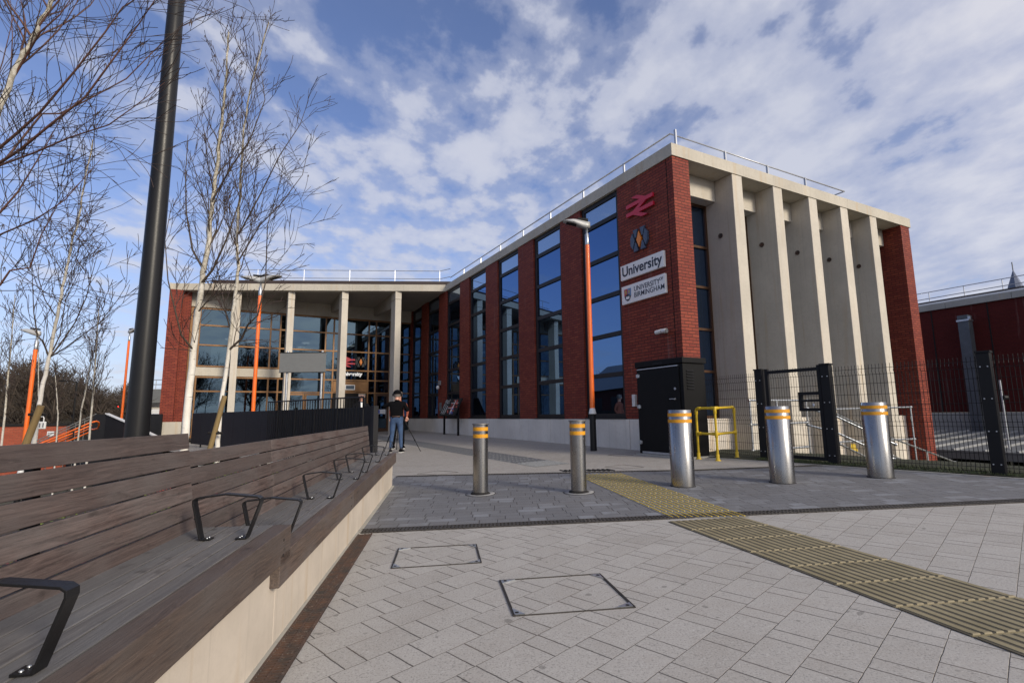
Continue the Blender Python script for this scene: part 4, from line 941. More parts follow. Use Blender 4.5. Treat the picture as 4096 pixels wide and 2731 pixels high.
for zt_ in (1.03, .52):
    b = MB()
    for q in (L3[0], L3[2]):
        a = L3[1]+Vector((0, 0, zt_)); c = q+Vector((0, 0, zt_)); dd = (c-a).normalized()
        if zt_ > 1: b.tube([a, a+(c-a)*.5, c-dd*.06, c-dd*.02-Vector((0, 0, .006)), c-Vector((0, 0, .02)), c-Vector((0, 0, .06))], .024, 12)
        else: b.tube([a, c], .024, 12)
        fit(b, a+dd*.05, .032, .045, dd); 
        if zt_ < 1: fit(b, c-dd*.05, .032, .045, dd); fit(b, c, .032, .05, (0, 0, 1))
        else: fit(b, c-Vector((0, 0, .08)), .032, .045, (0, 0, 1)); fit(b, c-dd*.08, .032, .04, dd)
    fit(b, L3[1]+Vector((0, 0, zt_-(.04 if zt_ > 1 else 0))), .032, .07, (0, 0, 1))
    b.build('cross_rail', M['yellow'], e)
# mesh fence
FP = [np.array(W(0.05, .38)[:2]), np.array([4.97, 10.36]), np.array([5.61, 9.20]), np.array([6.87, 7.47]), np.array([9.05, 5.0])]
e = thing('mesh_fence', 'black welded mesh fence with steel posts right of the cabinet', 'fence', (FP[1][0], FP[1][1], gz(*FP[1])))
O = Vector((FP[1][0], FP[1][1], gz(*FP[1])))
def fpost(p, par, hh=1.74, r=.075):
    z = gz(*p)-O.z; b = MB(); d = kd; c = Vector((p[0]-O.x, p[1]-O.y, 0)); n = Vector((-d[1], d[0], 0)); dd = Vector((d[0], d[1], 0))
    q = [c-n*r-dd*r, c+n*r-dd*r, c+n*r+dd*r, c-n*r+dd*r]; b.hexa([(v.x, v.y, z-.3) for v in q]+[(v.x, v.y, z+hh) for v in q])
    o = b.build('post', M['blackm'], par, bevel=.008)
    b = MB(); k = r*1.12; q = [c-n*k-dd*k, c+n*k-dd*k, c+n*k+dd*k, c-n*k+dd*k]; b.hexa([(v.x, v.y, z+hh+.001) for v in q]+[(v.x, v.y, z+hh+.03) for v in q]); b.build('cap', M['blackm'], o)
    b = MB(); cd = Vector((-p[0], -p[1], 0)).normalized()
    for zz_ in (.16, .62, 1.08, 1.54):
        for sg in (-1, 1):
            s_ = c+n*(-r-.001)+dd*(sg*r*.55); b.tube([(s_.x, s_.y, z+zz_), (s_.x-n.x*.012, s_.y-n.y*.012, z+zz_)], .009, 8)
    b.build('bolt', M['galv'], o)
def mesh_panel(name, p, q, z0, z1, par, m, inset=.0):
    d = q-p; ln = np.linalg.norm(d); d = d/ln; n = Vector((-d[1], d[0], 0)); b = MB(); k = int(ln/.05)
    folds = [.08, .80, z1-.12] if z1 > 1.5 else [.5]
    def prof(z):
        o = 0
        for f in folds: o = max(o, 1-abs(z-f)/.05)
        return -.028*max(o, 0)
    zs = sorted(set([z0]+[v for f in folds for v in (f-.05, f, f+.05)]+[z1])); zs = [z for z in zs if z0 <= z <= z1]
    P = lambda s, z: Vector((p[0]+d[0]*s-O.x, p[1]+d[1]*s-O.y, gz(*(p+d*s))-O.z+z))+n*prof(z)
    for i in range(1, k):
        s = ln*i/k; b.tube([P(s, z) for z in zs], .0040, 4, False, False)
    hz2 = [z0+.02]; z = z0+.02
    hz2 = [.05, .03+.08, .30, .50, .68, .80-.05, .85, 1.02, 1.20, 1.38, z1-.17, z1-.07, .75]
    for z in hz2:
        if z0 <= z <= z1: b.tube([P(.02, z), P(ln-.02, z)], .0034, 4, False, False)
    return b.build(name, m, par)
for p in FP[1:4]: fpost(p, e)
mesh_panel('mesh_panel', FP[0], FP[1], .03, 1.70, e, M['blackm'])
mesh_panel('mesh_panel', FP[2], FP[3], .03, 1.70, e, M['blackm'])
mesh_panel('mesh_panel', FP[3], FP[4], .03, 1.70, e, M['blackm'])
# gate
g_ = thing('mesh_gate', 'black framed mesh gate with square lock box between two fence posts', 'gate', (FP[1][0], FP[1][1], gz(*FP[1])))
d = FP[2]-FP[1]; d = d/np.linalg.norm(d); gp = FP[1]+d*.13; gq = FP[2]-d*.10
def gbar(p, q, z0, z1, th=.028):
    n = np.array([-d[1], d[0]]); b = MB(); a = [p-n*th, q-n*th, q+n*th, p+n*th]
    b.hexa([(v[0]-O.x, v[1]-O.y, gz(*v)-O.z+z0) for v in a]+[(v[0]-O.x, v[1]-O.y, gz(*v)-O.z+z1) for v in a]); return b
gbar(gp, gp+d*.06, .06, 1.76).build('frame', M['blackm'], g_); gbar(gq-d*.06, gq, .06, 1.76).build('frame', M['blackm'], g_)
gbar(gp+d*.06, gq-d*.06, 1.66, 1.72).build('frame', M['blackm'], g_); gbar(gp+d*.06, gq-d*.06, .06, .12).build('frame', M['blackm'], g_)
mesh_panel('mesh', gp+d*.06, gq-d*.06, .12, 1.74, g_, M['blackm'])
lb = [gq-d*.46, gq-d*.06]
for (s0, s1, z0, z1_) in ((-.44, -.38, .93, 1.28), (-.38, -.06, 1.22, 1.28), (-.38, -.06, .93, .985), (-.38, -.06, 1.10, 1.14)):
    gbar(gq+d*s0, gq+d*s1, z0, z1_, .032).build('lock_box', M['blackm'], g_)
b = MB(); c = gq-d*.2; b.lathe([(.018, 0), (.018, .05), (.001, .05)], 10); b.v = [(v[0]+c[0]-O.x, v[1]+c[1]-O.y-.03, v[2]+gz(*c)-O.z+1.02) for v in b.v]; b.build('padlock', M['galv'], g_)
# galvanised stair handrails
def hrail(label, segs, ups, fits):
    o3 = ups[0][0]; e = thing('handrail', label, 'handrail', tuple(o3), group='galvanised stair handrails below the fins'); 
    for p, q in ups: b = MB(); b.tube([p-o3, q-o3], .024, 10); b.build('upright', M['galv'], e)
    for i, s in enumerate(segs):
        b = MB(); b.tube([v-o3 for v in s], .024, 10)
        for v in (s[0], s[-1]): fit(b, v-o3, .033, .04, s[1]-s[0])
        b.build('rail', M['galv'], e)
a = -.75; Wv = lambda b_, z, a_=a: W(a_, b_, z)
lo = -.1
hrail('galvanised tube handrail behind the gate, at the head of the steps', [[Wv(1.17, 1.375), Wv(3.25, 1.385)], [Wv(1.17, .84), Wv(3.18, .86)], [Wv(1.17, .27), Wv(3.1, .29)],
    [Wv(3.22, 1.20), Wv(3.55, .99, -1.25), Wv(4.6, .35, -1.9)], [Wv(3.2, .80), Wv(3.5, .62, -1.25), Wv(4.5, .02, -1.9)]],
    [(Wv(1.17, lo), Wv(1.17, 1.375)), (Wv(3.2, -.2), Wv(3.2, 1.385)), (Wv(2.1, .9), Wv(2.1, 1.375))], None)
hrail('galvanised tube handrail in front of the far fins and brick end pier', [[Wv(4.30, 1.17), Wv(8.0, 1.22)], [Wv(4.3, .36), Wv(8.0, .33)],
    [Wv(4.35, 1.06), Wv(5.5, .72)], [Wv(4.45, .30), Wv(5.65, -.10)], [Wv(6.7, .42), Wv(10.2, -.42)], [Wv(6.8, -.08), Wv(8.0, -.46)]],
    [(Wv(7.98, -.6), Wv(7.98, 1.22)), (Wv(5.5, -.6), Wv(5.5, .72)), (Wv(8.6, -.6), Wv(8.6, -.05))], None)
# marker flag
q = W(-.6, 5.0, -.3); e = thing('marker_flag', 'small yellow marker flag on a thin wire behind the fence', 'flag', tuple(q))
b = MB(); b.tube([(0, 0, -.1), (.03, 0, .25), (.1, 0, .5)], .004, 5); b.build('wire', M['rust'], e)
b = MB(); b.hexa([(.08, 0, .42), (.28, .02, .40), (.28, .024, .40), (.08, .004, .42), (.10, 0, .60), (.22, .02, .58), (.22, .024, .58), (.10, .004, .60)]); b.build('flag', M['yellow'], e)
# ================================================================== MAP BOARD
ml, mr = W(14.25, -.45), W(12.55, -.42); e = thing('map_board', 'tilted black area map board on two posts by the wing wall', 'map board', (mr.x, mr.y, gz(mr.x, mr.y)), R(28))
# local x = b (right), y = a (back)
for y in (.0, 1.7): b = MB(); b.box(-.04, y-.04, -.1, .04, y+.04, 1.12); b.build('post', M['blackm'], e, bevel=.004)
b = MB(); b.hexa([(-.22, -.12, .86), (-.18, -.12, .84), (-.18, 1.86, .84), (-.22, 1.86, .86), (.14, -.12, 1.62), (.18, -.12, 1.60), (.18, 1.86, 1.60), (.14, 1.86, 1.62)]); bd = b.build('panel', M['blackm'], e, bevel=.005)
rn = random.Random(5); b = MB(); nx_ = Vector((.36, 0, .76)).normalized(); nn_ = Vector((-.76, 0, .36)).normalized()
def mp_(s, t, e_): v = Vector((-.22, -.12, .86))+nx_*t*.84+Vector((0, 1, 0))*(1.98*(1-s))+nn_*e_; return v
def mq(b, s0, t0, s1, t1, e_): b.hexa([mp_(s0, t0, .0005), mp_(s1, t0, .0005), mp_(s1, t1, .0005), mp_(s0, t1, .0005), mp_(s0, t0, e_), mp_(s1, t0, e_), mp_(s1, t1, e_), mp_(s0, t1, e_)])
for k in range(3):
    for j in range(17):
        if rn.random() < .85: b.mi = 0; x0 = .05+k*.11; mq(b, x0, .93-j*.052, x0+rn.uniform(.04, .085), .93-j*.052+.022, .002)
for (s0, t0, s1, t1) in ((.40, .42, .60, .46), (.66, .10, .70, .9), (.45, .72, .9, .745), (.62, .1, .66, .55)): b.mi = 0; mq(b, s0, t0, s1, t1, .002)
for _ in range(26):
    s0 = rn.uniform(.38, .88); t0 = rn.uniform(.12, .85); b.mi = 1; mq(b, s0, t0, s0+rn.uniform(.02, .07), t0+rn.uniform(.03, .10), .003+_*.0002)
for _ in range(6): s0 = rn.uniform(.6, .85); t0 = rn.uniform(.08, .5); b.mi = 2; mq(b, s0, t0, s0+.06, t0+.05, .009+_*.0002)
b.build('map_print', [M['white_d'], mat('map_red', (.45, .07, .05), .5), mat('map_blue', (.08, .10, .35), .5)], bd)
# ================================================================== PARAPET, RAILING, SIGN BACK BEHIND THE BENCH
FA, FBp = np.array([-3.05, 11.35]), np.array([-13.6, 22.1])
e = thing('ramp_parapet', 'long black sheet metal parapet in front of the entrance', 'fence', (FA[0], FA[1], gz(*FA)))
O2 = Vector((FA[0], FA[1], gz(*FA))); d = FBp-FA; LN = np.linalg.norm(d); d = d/LN; n = np.array([-d[1], d[0]]); n = n if n[1] > 0 else -n
def P2(s, t, z): v = FA+d*s+n*t; return (v[0]-O2.x, v[1]-O2.y, z-O2.z)
ztop = lambda s: 1.31+.0*s
np_ = 11; 
for i in range(np_):
    s0 = LN*i/np_+.004; s1 = LN*(i+1)/np_-.004; b = MB()
    zb0 = gz(*(FA+d*s0))+.12; zb1 = gz(*(FA+d*s1))+.12
    b.hexa([P2(s0, 0, zb0), P2(s1, 0, zb1), P2(s1, .03, zb1), P2(s0, .03, zb0), P2(s0, 0, ztop(s0)), P2(s1, 0, ztop(s1)), P2(s1, .03, ztop(s1)), P2(s0, .03, ztop(s0))])
    b.build('metal_panel', M['charcoal'], e, bevel=.004)
    b = MB(); b.hexa([P2(s0+.02, .03, zb0-.3), P2(s0+.07, .03, zb0-.3), P2(s0+.07, .08, zb0-.3), P2(s0+.02, .08, zb0-.3), P2(s0+.02, .03, 1.25), P2(s0+.07, .03, 1.25), P2(s0+.07, .08, 1.25), P2(s0+.02, .08, 1.25)]); b.build('support', M['blackm'], e)
b = MB(); b.hexa([P2(-.12, -.05, -.3), P2(-.01, -.05, -.3), P2(-.01, .07, -.3), P2(-.12, .07, -.3), P2(-.12, -.05, 1.33), P2(-.01, -.05, 1.33), P2(-.01, .07, 1.33), P2(-.12, .07, 1.33)]); b.build('end_post', M['grey_sign'] if 0 else M['charcoal'], e, bevel=.006)
e = thing('railing', 'black vertical bar railing standing in front of the metal parapet', 'railing', tuple(O2))
b = MB(); zr = 1.53; t_ = -.10
sA, sB = .25, LN*.40
def rl(pts, r=.018): return b.tube([Vector(P2(s, t_, z)) for s, z in pts], r, 8)
rl([(sA-.1, ztop(0)+.0), (sA-.06, ztop(0)+.02), (sA-.05, zr-.05), (sA, zr), (sB, zr+.03)]); b.build('top_rail', M['blackm'], e)
s = sA; k = 0
while s <= sB:
    b = MB(); z0 = gz(*(FA+d*s))-.1; b.tube([Vector(P2(s, t_, z0)), Vector(P2(s, t_, zr+.03*(s-sA)/(sB-sA)))], .020 if k % 8 == 0 else .011, 8); b.build('post' if k % 8 == 0 else 'bar', M['blackm'], e); s += .155; k += 1
# sign seen from the back
pA, pB = at(1148, 1500, 17.3), at(1287, 1500, 17.3)
e = thing('sign_board', 'grey back of a large sign on two silver posts behind the railing', 'sign', (pA.x, pA.y, 0))
for p in (pA, pB): b = MB(); b.tube([(p.x-pA.x, p.y-pA.y, 0), (p.x-pA.x, p.y-pA.y, at(1148, 1404, 17.3).z)], .042, 14); b.build('post', M['galv'], e)
zt_, zb_ = at(1200, 1411, 17.3).z, at(1200, 1490, 17.3).z; xl, xr = at(1122, 1450, 17.3).x-pA.x, at(1306, 1450, 17.3).x-pA.x
b = MB(); b.box(xl, -.075, zb_, xr, -.05, zt_); bd = b.build('board', M['grey_sign'], e, bevel=.004)
b = MB(); b.box(xl, -.05, zt_-.07, xr, -.02, zt_-.03); b.box(xl, -.05, zb_+.03, xr, -.02, zb_+.07); b.build('brace', M['galv'], e)
b = MB(); b.box(xl-.01, -.085, zt_-.012, xr+.01, -.076, zt_+.01); b.box(xl-.01, -.085, zb_-.01, xr+.01, -.076, zb_+.012); b.build('trim', M['blackm'], bd)
# ================================================================== RIGHT-HAND BACKGROUND
e = thing('hall_building', 'distant dark red brick hall with pale coping beyond the tracks', 'building', (K[0], K[1], 0), R(28)); HB = e
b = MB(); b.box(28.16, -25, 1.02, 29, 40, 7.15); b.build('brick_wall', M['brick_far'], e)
b = MB(); b.box(28.10, -25, -4.8, 29, 40, 1.0); b.build('plinth', M['oldconc'], e)
b = MB()
for i in range(-8, 14): b.box(28.05, i*3+.01, 7.16, 29, i*3+2.99, 7.52)
b.build('coping', M['oldconc'], e)
b = MB(); b.box(28.25, -25, 7.53, 29, 40, 7.66); b.build('fascia', M['white_d'], e); b = MB(); b.box(28.3, -25, 7.665, 60, 40, 7.76); b.build('roof', M['upstand'], e)
b = MB()
for z in (8.42, 8.02): b.tube([(28.7, -25, z), (28.7, 40, z)], .025, 6)
for i in range(-14, 22): b.tube([(28.7, i*1.75, 7.7), (28.7, i*1.75, 8.42)], .025, 6)
b.build('roof_railing', M['alu'], e)
for y in (6.79, 4.12, 1.4): b = MB(); b.box(28.14, y-.03, 1.05, 28.158, y+.03, 7.13); b.build('movement_joint', M['slot'], e)
q = W(5.0, 27.6); e = thing('steel_column', 'grey steel column standing before the distant brick hall', 'column', (q.x, q.y, -4.6), R(28))
b = MB(); b.box(-.25, -.25, 0, .25, .25, 11.1); b.build('shaft', mat('steel_column_grey', (.085, .095, .105), .5, .3, var=.2), e); b = MB(); b.box(-.29, -.29, 10.75, .29, .29, 10.85); b.box(-.28, -.36, 10.82, -.2, -.25, 11.0); b.build('bracket', M['galv'], e)
q = W(-2, 17); M['rib'] = mat('pale_roof_rib', (.22, .225, .23), .6, var=.2)
M['canopyg'] = mat('weathered_roof_sheet', (.11, .115, .12), .7, var=.3)
PFM = thing('platform_canopy', 'low grey corrugated platform roof in the cutting beyond the fence', 'canopy', (q.x, q.y, 0), R(28))
b = MB(); b.hexa([(0, -16, -.62), (0, 30, -.62), (9.5, 30, -.12), (9.5, -16, -.12), (0, -16, -.50), (0, 30, -.50), (9.5, 30, 0), (9.5, -16, 0)][0:8]); b.build('roof_sheet', M['canopyg'], PFM)
b = MB()
for i in range(46):
    y = -16+i; b.hexa([(0.05, y, -.51), (.05, y+.12, -.51), (9.4, y+.12, -.01), (9.4, y, -.01), (.05, y+.02, -.42), (.05, y+.10, -.42), (9.4, y+.10, .08), (9.4, y+.02, .08)])
b.build('roof_rib', M['rib'], PFM)
b = MB(); b.box(-.12, -16, -.80, -.005, 30, -.47); b.build('gutter', M['grey_sign'], PFM)
for i in range(-3, 6): b = MB(); b.box(.8, i*5-.12, -4.6, 1.04, i*5+.12, -.66); b.hexa([(.2, i*5-.05, -.9), (3.4, i*5-.05, -.9), (3.4, i*5+.05, -.9), (.2, i*5+.05, -.9), (.2, i*5-.05, -.66), (3.4, i*5-.05, -.5), (3.4, i*5+.05, -.5), (.2, i*5+.05, -.66)]); b.build('post', M['grey_sign'], PFM)
b = MB(); b.box(4, -16, -4.6, 9, 30, -3.7); b.build('platform', M['oldconc'], PFM)
b = MB(); b.box(8.6, -16, -3.69, 9.3, 30, -.2); b.build('back_wall', M['black'], PFM)
q = at(4010, 1600, 21); q2 = at(4105, 1600, 21); e = thing('signal_post', 'thin grey post with a round fitting beyond the right fence', 'post', (q.x, q.y, -4.6))
b = MB(); b.tube([(0, 0, 0), (0, 0, at(4010, 1520, 21).z+4.6)], .035, 8); b.build('pole', M['galv'], e); b = MB(); b.tube([(.0, -.05, at(4010, 1590, 21).z+4.6), (.16, -.05, at(4010, 1590, 21).z+4.6)], .09, 12); b.build('fitting', M['blackm'], e)
q = at(4085, 1300, 150); e = thing('church_spire', 'small slate blue spire beyond the roof at the far right', 'spire', (q.x, q.y, 0))
zt_ = at(4086, 1078, 150).z; zb_ = at(4086, 1146, 150).z
b = MB(); b.lathe([(1.7, zb_-12), (1.7, zb_), (.001, zt_)], 8, smooth=False); b.build('spire_roof', mat('spire_slate', (.10, .12, .18), .6), e); b = MB(); b.tube([(0, 0, zt_-.3), (0, 0, zt_+2.3)], .14, 5); b.build('finial', M['grey_sign'], e)
# ================================================================== LEFT-HAND BACKGROUND
pL, pR = at(-260, 1700, 24), at(268, 1700, 25.5)
e = thing('brick_boundary_wall', 'low red brick wall with dark coping beyond the leftmost birches', 'wall', (pL.x, pL.y, -1.7), math.atan2(pR.y-pL.y, pR.x-pL.x)); ln = (pR-pL).length; zt_ = at(100, 1697, 24.5).z
b = MB(); b.box(0, 0, 0, ln, .3, zt_+1.7-.10); b.build('brickwork', M['brick_low'], e); b = MB(); b.box(-.05, -.05, zt_+1.7-.095, ln+.02, .35, zt_+1.7+.02); b.build('coping', M['slot'], e)
p = at(203, 1734, 24.4); b = MB(); e = thing('wall_notice', 'small white notice fixed to the low brick wall', 'sign', tuple(p)); b.box(-.16, -.02, -.11, .16, .0, .11); o = b.build('board', M['white'], e); b = MB(); b.box(-.12, -.024, .02, .10, -.0205, .05); b.box(-.12, -.024, -.06, .02, -.0205, -.02); b.build('print', M['grey_sign'], o)
p = at(169, 1700, 22); e = thing('clock_sign', 'small square white sign hanging from a bracket beside the staked birch', 'sign', (p.x, p.y, -1.6)); zz_ = p.z+1.6
b = MB(); b.tube([(-.16, 0, 0), (-.16, 0, zz_+.28), (-.12, 0, zz_+.35), (0, 0, zz_+.36), (.04, 0, zz_+.3), (.04, 0, zz_+.14)], .02, 8); b.build('bracket', M['white_d'], e)
b = MB(); b.box(-.15, -.04, zz_-.16, .15, .04, zz_+.15); o = b.build('sign_box', M['white_d'], e, bevel=.03); b = MB(); b.box(-.09, -.045, zz_-.09, -.05, -.041, zz_+.09); b.box(.05, -.045, zz_-.09, .09, -.041, zz_+.09); b.build('mark', M['ink'], o)
# orange ramp rails
e = None
def pix(lst, d): return [at(u, v, dd) for (u, v), dd in zip(lst, d)]
base = at(300, 1750, 21); e = thing('ramp_handrail', 'bright orange double handrail climbing a ramp left of the mast', 'handrail', (base.x, base.y, -1.6)); o3 = Vector((base.x, base.y, -1.6))
def orr(lst, d0, d1, r=.030):
    n_ = len(lst); b = MB(); b.tube([at(u, v, d0+(d1-d0)*i/(n_-1))-o3 for i, (u, v) in enumerate(lst)], r, 8); b.build('rail', M['orange'], e)
orr([(150, 1778), (190, 1762), (270, 1730), (362, 1690), (385, 1684), (395, 1688), (396, 1700), (392, 1712), (375, 1717), (355, 1716), (260, 1756), (225, 1772)], 19, 21)
orr([(165, 1780), (214, 1762), (290, 1733), (366, 1700)], 19.4, 21.2); orr([(240, 1776), (300, 1752), (360, 1727)], 19.6, 21.2)
for u, v in ((230, 1746), (296, 1719), (362, 1692)): b = MB(); q = at(u, v, 20.4); b.tube([q-o3, Vector((q.x, q.y, -1.6))-o3], .025, 8); b.build('post', M['blackm'], e)
# grey stair railing
e = thing('stair_railing', 'thin grey railing rising behind the orange handrail', 'railing', (base.x, base.y+2.5, -1.6)); o3 = Vector((base.x, base.y+2.5, -1.6))
for dv in (0, 10): b = MB(); b.tube([at(140, 1764+dv, 21.5)-o3, at(385, 1655+dv, 24)-o3], .018, 6); b.build('rail', M['grey_sign'], e)
for i in range(7): q = at(160+i*36, 1756-i*16, 21.7+i*.35); b = MB(); b.tube([q-o3, Vector((q.x, q.y, -1.6))-o3], .015, 6); b.build('post', M['grey_sign'], e)
# black sloping parapet
e = thing('sloping_parapet', 'black sheet metal parapet falling to the right behind the mast', 'fence', (at(420, 1700, 22).x, 22, -1.7)); o3 = Vector((at(420, 1700, 22).x, 22, -1.7))
P_ = [at(372, 1665, 22), at(385, 1656, 22), at(424, 1656, 22), at(500, 1689, 21.4), at(652, 1762, 20)]
b = MB(); n_ = len(P_); vs = [v-o3 for v in P_]+[Vector((v.x, v.y, -1.7))-o3 for v in P_]; th = Vector((0, .12, 0)); vs += [v+th for v in vs]; m_ = 2*n_
for i in range(n_-1): b.add([vs[i], vs[i+1], vs[n_+i+1], vs[n_+i], vs[m_+i], vs[m_+i+1], vs[m_+n_+i+1], vs[m_+n_+i]], [(0, 3, 2, 1), (4, 5, 6, 7), (0, 1, 5, 4), (3, 7, 6, 2), (0, 4, 7, 3), (1, 2, 6, 5)])
b.build('metal_panel', M['charcoal'], e)
b = MB(); 
for i in range(2, n_-1): 
    a_, c_ = P_[i]-o3, P_[i+1]-o3; u_ = Vector((0, 0, .035)); t0 = Vector((0, -.06, .005)); t1 = Vector((0, .18, .005)); b.hexa([a_+t0, c_+t0, c_+t1, a_+t1, a_+t0+u_, c_+t0+u_, c_+t1+u_, a_+t1+u_])
b.build('coping', M['white_d'], e)
# second dark parapet between mast and entrance pier
e = thing('back_parapet', 'dark panel fence between the mast and the entrance brick pier', 'fence', (at(620, 1700, 24).x, 24, -1.6)); o3 = Vector((at(620, 1700, 24).x, 24, -1.6))
b = MB(); q0, q1 = at(560, 1655, 24)-o3, at(648, 1655, 24)-o3; b.box(q0.x, 0, 0, q1.x, .08, q1.z); b.build('panel', M['charcoal'], e)
# grey building far
q = at(620, 1600, 60); e = thing('grey_building', 'low grey building with roof rail between the mast and the entrance pier', 'building', (q.x, 60, -1.5))
zt_ = at(620, 1556, 60).z+1.5; x0, x1 = at(570, 1600, 60).x-q.x, at(700, 1600, 60).x-q.x
b = MB(); b.box(x0, 0, 0, x1, 8, zt_-1.6); b.build('wall', mat('dark_cladding', (.05, .05, .052), .8, var=.3), e); b = MB(); b.box(x0-.1, -.1, zt_-1.59, x1+.1, 8, zt_); b.build('roof_band', M['grey_sign'], e)
b = MB(); b.box(x0, -.08, at(620, 1640, 60).z+1.5, x1, -.01, at(620, 1629, 60).z+1.5); b.build('cream_band', M['conc'], e)
b = MB(); [b.tube([(x0, .3, z), (x1, .3, z)], .05, 5) for z in (zt_+.55, zt_+1.1)]; [b.tube([(x0+i*1.2, .3, zt_), (x0+i*1.2, .3, zt_+1.1)], .04, 5) for i in range(5)]; b.build('roof_railing', M['alu'], e)
b = MB(); b.box(1.0, .5, zt_+.01, 1.9, 1.5, zt_+1.2); b.build('roof_unit', M['white_d'], e)
q = at(618, 1648, 55); e = thing('platform_sign', 'small white and blue sign low between the mast and the entrance pier', 'sign', (q.x, 55, -1.5)); z_ = q.z+1.5; b = MB(); b.box(-1.3, 0, z_-.18, 1.0, .05, z_+.32); b.build('board', M['white'], e); b = MB(); b.box(-1.3, -.01, z_-.36, 1.0, .05, z_-.185); b.build('blue_band', mat('sign_blue', (.03, .16, .55), .5), e); b = MB(); b.box(-.9, 0, 0, -.8, .05, z_-.37); b.box(.6, 0, 0, .7, .05, z_-.37); b.build('post', M['grey_sign'], e)
# signal far with red light
q = at(464, 1650, 45); e = thing('railway_signal', 'thin distant signal post showing a tiny red light', 'signal', (q.x, 45, -1.5)); z_ = at(474, 1627, 45).z+1.5
b = MB(); b.tube([(0, 0, 0), (0, 0, z_+.3)], .05, 6); b.build('post', M['blackm'], e); b = MB(); b.box(.05, -.1, z_-.35, .32, .1, z_+.35); o = b.build('signal_head', M['blackm'], e); b = MB(); b.ball((.2, -.12, z_), .07); b.build('red_light', mat('signal_red', (.8, .02, .02), .4, emit=((1, .03, .02), 6)), o)
q = at(300, 1600, 40); e = thing('distant_lamp_post', 'thin dark distant lamp post with a long arm among the woodland', 'lamp post', (q.x, 40, -1.5)); z_ = at(298, 1527, 40).z+1.5
b = MB(); b.tube([(0, 0, 0), (0, 0, z_)], .06, 8); b.build('post', M['blackm'], e); b = MB(); b.tube([(0, 0, z_), (-1.1, 0, z_+.08)], .03, 6); b.box(-1.35, -.1, z_+.04, -1.0, .1, z_+.14); b.build('lamp_head', M['blackm'], e)
# ================================================================== TREES
def grow(tw, lim, rn, p, d, r, ln, lvl, up=.25, spread=.5, tr=.0025, dens=1.0, droop=0.0):
    """one branch: curved tapering tube, children along it"""
    n = max(3, int(ln/.16) if lvl > 1 else int(ln/.22)+2); n = min(n, 12); pts = [p.copy()]; q = p.copy(); dd = d.normalized(); ax = []
    for i in range(n):
        w_ = Vector((rn.gauss(0, 1), rn.gauss(0, 1), rn.gauss(0, 1)))*(.10 if lvl > 1 else .12)
        dd = (dd+w_+Vector((0, 0, up*.16))-Vector((0, 0, droop*.2*i/n))).normalized(); q = q+dd*(ln/n); pts.append(q.copy()); ax.append(dd.copy())
    rad = [max(tr, r*(1-.82*(i/n))) for i in range(n+1)]
    (lim if r > .0075 else tw).tube(pts, rad, 6 if r > .015 else (4 if r > .006 else 3), False, True)
    if lvl <= 0:
        if tr < .006 and rn.random() < .05:
            for sg in (-1, 1): c0 = pts[-1]; tw.tube([c0, c0+Vector((sg*.006, 0, -.015)), c0+Vector((sg*.010, 0, -.045))], [.003, .0045, .003], 4, False)
        return
    m = int((2.0+ln*3.6)*dens) if lvl == 1 else int((2+ln*4.0)*dens)
    for k in range(m):
        f = .12+.86*(k+rn.random())/m; i = min(n-1, int(f*n)); pos = pts[i].lerp(pts[i+1], f*n-i); a_ = ax[i]
        pr = a_.cross(Vector((rn.gauss(0, 1), rn.gauss(0, 1), rn.gauss(0, .6)))).normalized()
        nd = (a_*(1-spread*.5)+pr*spread*.85).normalized(); rr = rad[i]*rn.uniform(.45, .66)
        grow(tw, lim, rn, pos, nd, max(rr, tr), ln*(1-f*.5)*rn.uniform(.40, .72), lvl-1, up, spread, tr, dens, droop)
def birch_tree(label, ctrl, r0, r1, seed, limbs=18, l0=1.5, start=.35, lvl=2, up=.55, spread=.55, tr=.0026, dens=1.0, group='slender young birches in the planting bed', extra=None, tilt=.8, droop=0, limbm='limb', rl=.40):
    rn = random.Random(seed); base = ctrl[0]; e = thing('birch_tree', label, 'tree', tuple(base), group=group); c = [v-base for v in ctrl]
    # resample trunk
    pts = []; 
    for i in range(len(c)-1):
        for k in range(5):
            f = k/5; pts.append(c[i].lerp(c[i+1], f)+Vector((rn.gauss(0, .006), rn.gauss(0, .006), 0)))
    pts.append(c[-1]); n = len(pts); rad = [r0+(r1-r0)*((i/(n-1))**.8) for i in range(n)]
    t = MB(); t.tube(pts, rad, 12 if r0 > .03 else 8, True); t.build('trunk', M['birch'], e)
    tw = MB(); lim = MB()
    for k in range(limbs):
        f = start+(1-start)*((k+rn.random()*.9)/limbs); i = min(n-2, int(f*(n-1))); pos = pts[i].lerp(pts[i+1], f*(n-1)-i); ax = (pts[i+1]-pts[i]).normalized()
        az = k*2.4+rn.uniform(-.5, .5); out = Vector((math.cos(az), math.sin(az), 0)); dd = out*(tilt*(1-.45*f))+Vector((0, 0, .75))+ax*.2
        grow(tw, lim, rn, pos, dd, max(.006, rad[i]*rl*rn.uniform(.8, 1.2)), l0*(1.25-f*.75)*rn.uniform(.75, 1.2), lvl, up, spread, tr, dens, droop)
    for pl_, ra_ in (extra or []):
        q = [v-base for v in pl_]; m = len(q); rr = [ra_*.78*(1-.78*i/(m-1)) for i in range(m)]; lim.tube(q, rr, 7, False)
        for i in range(1, m):
            seg = q[i]-q[i-1]
            for k in range(max(3, int(seg.length*5))):
                pos = q[i-1].lerp(q[i], rn.random()); pr = seg.normalized().cross(Vector((rn.gauss(0, 1), rn.gauss(0, 1), rn.gauss(0, .5)))).normalized()
                grow(tw, lim, rn, pos, seg.normalized()*.75+pr*.6, rr[i]*.5, rn.uniform(.45, 1.0), 1, .3, .5, tr, dens, .3)
    if lim.v: lim.build('branches', M[limbm], e)
    tw.build('twigs', M['twig'], e); return e
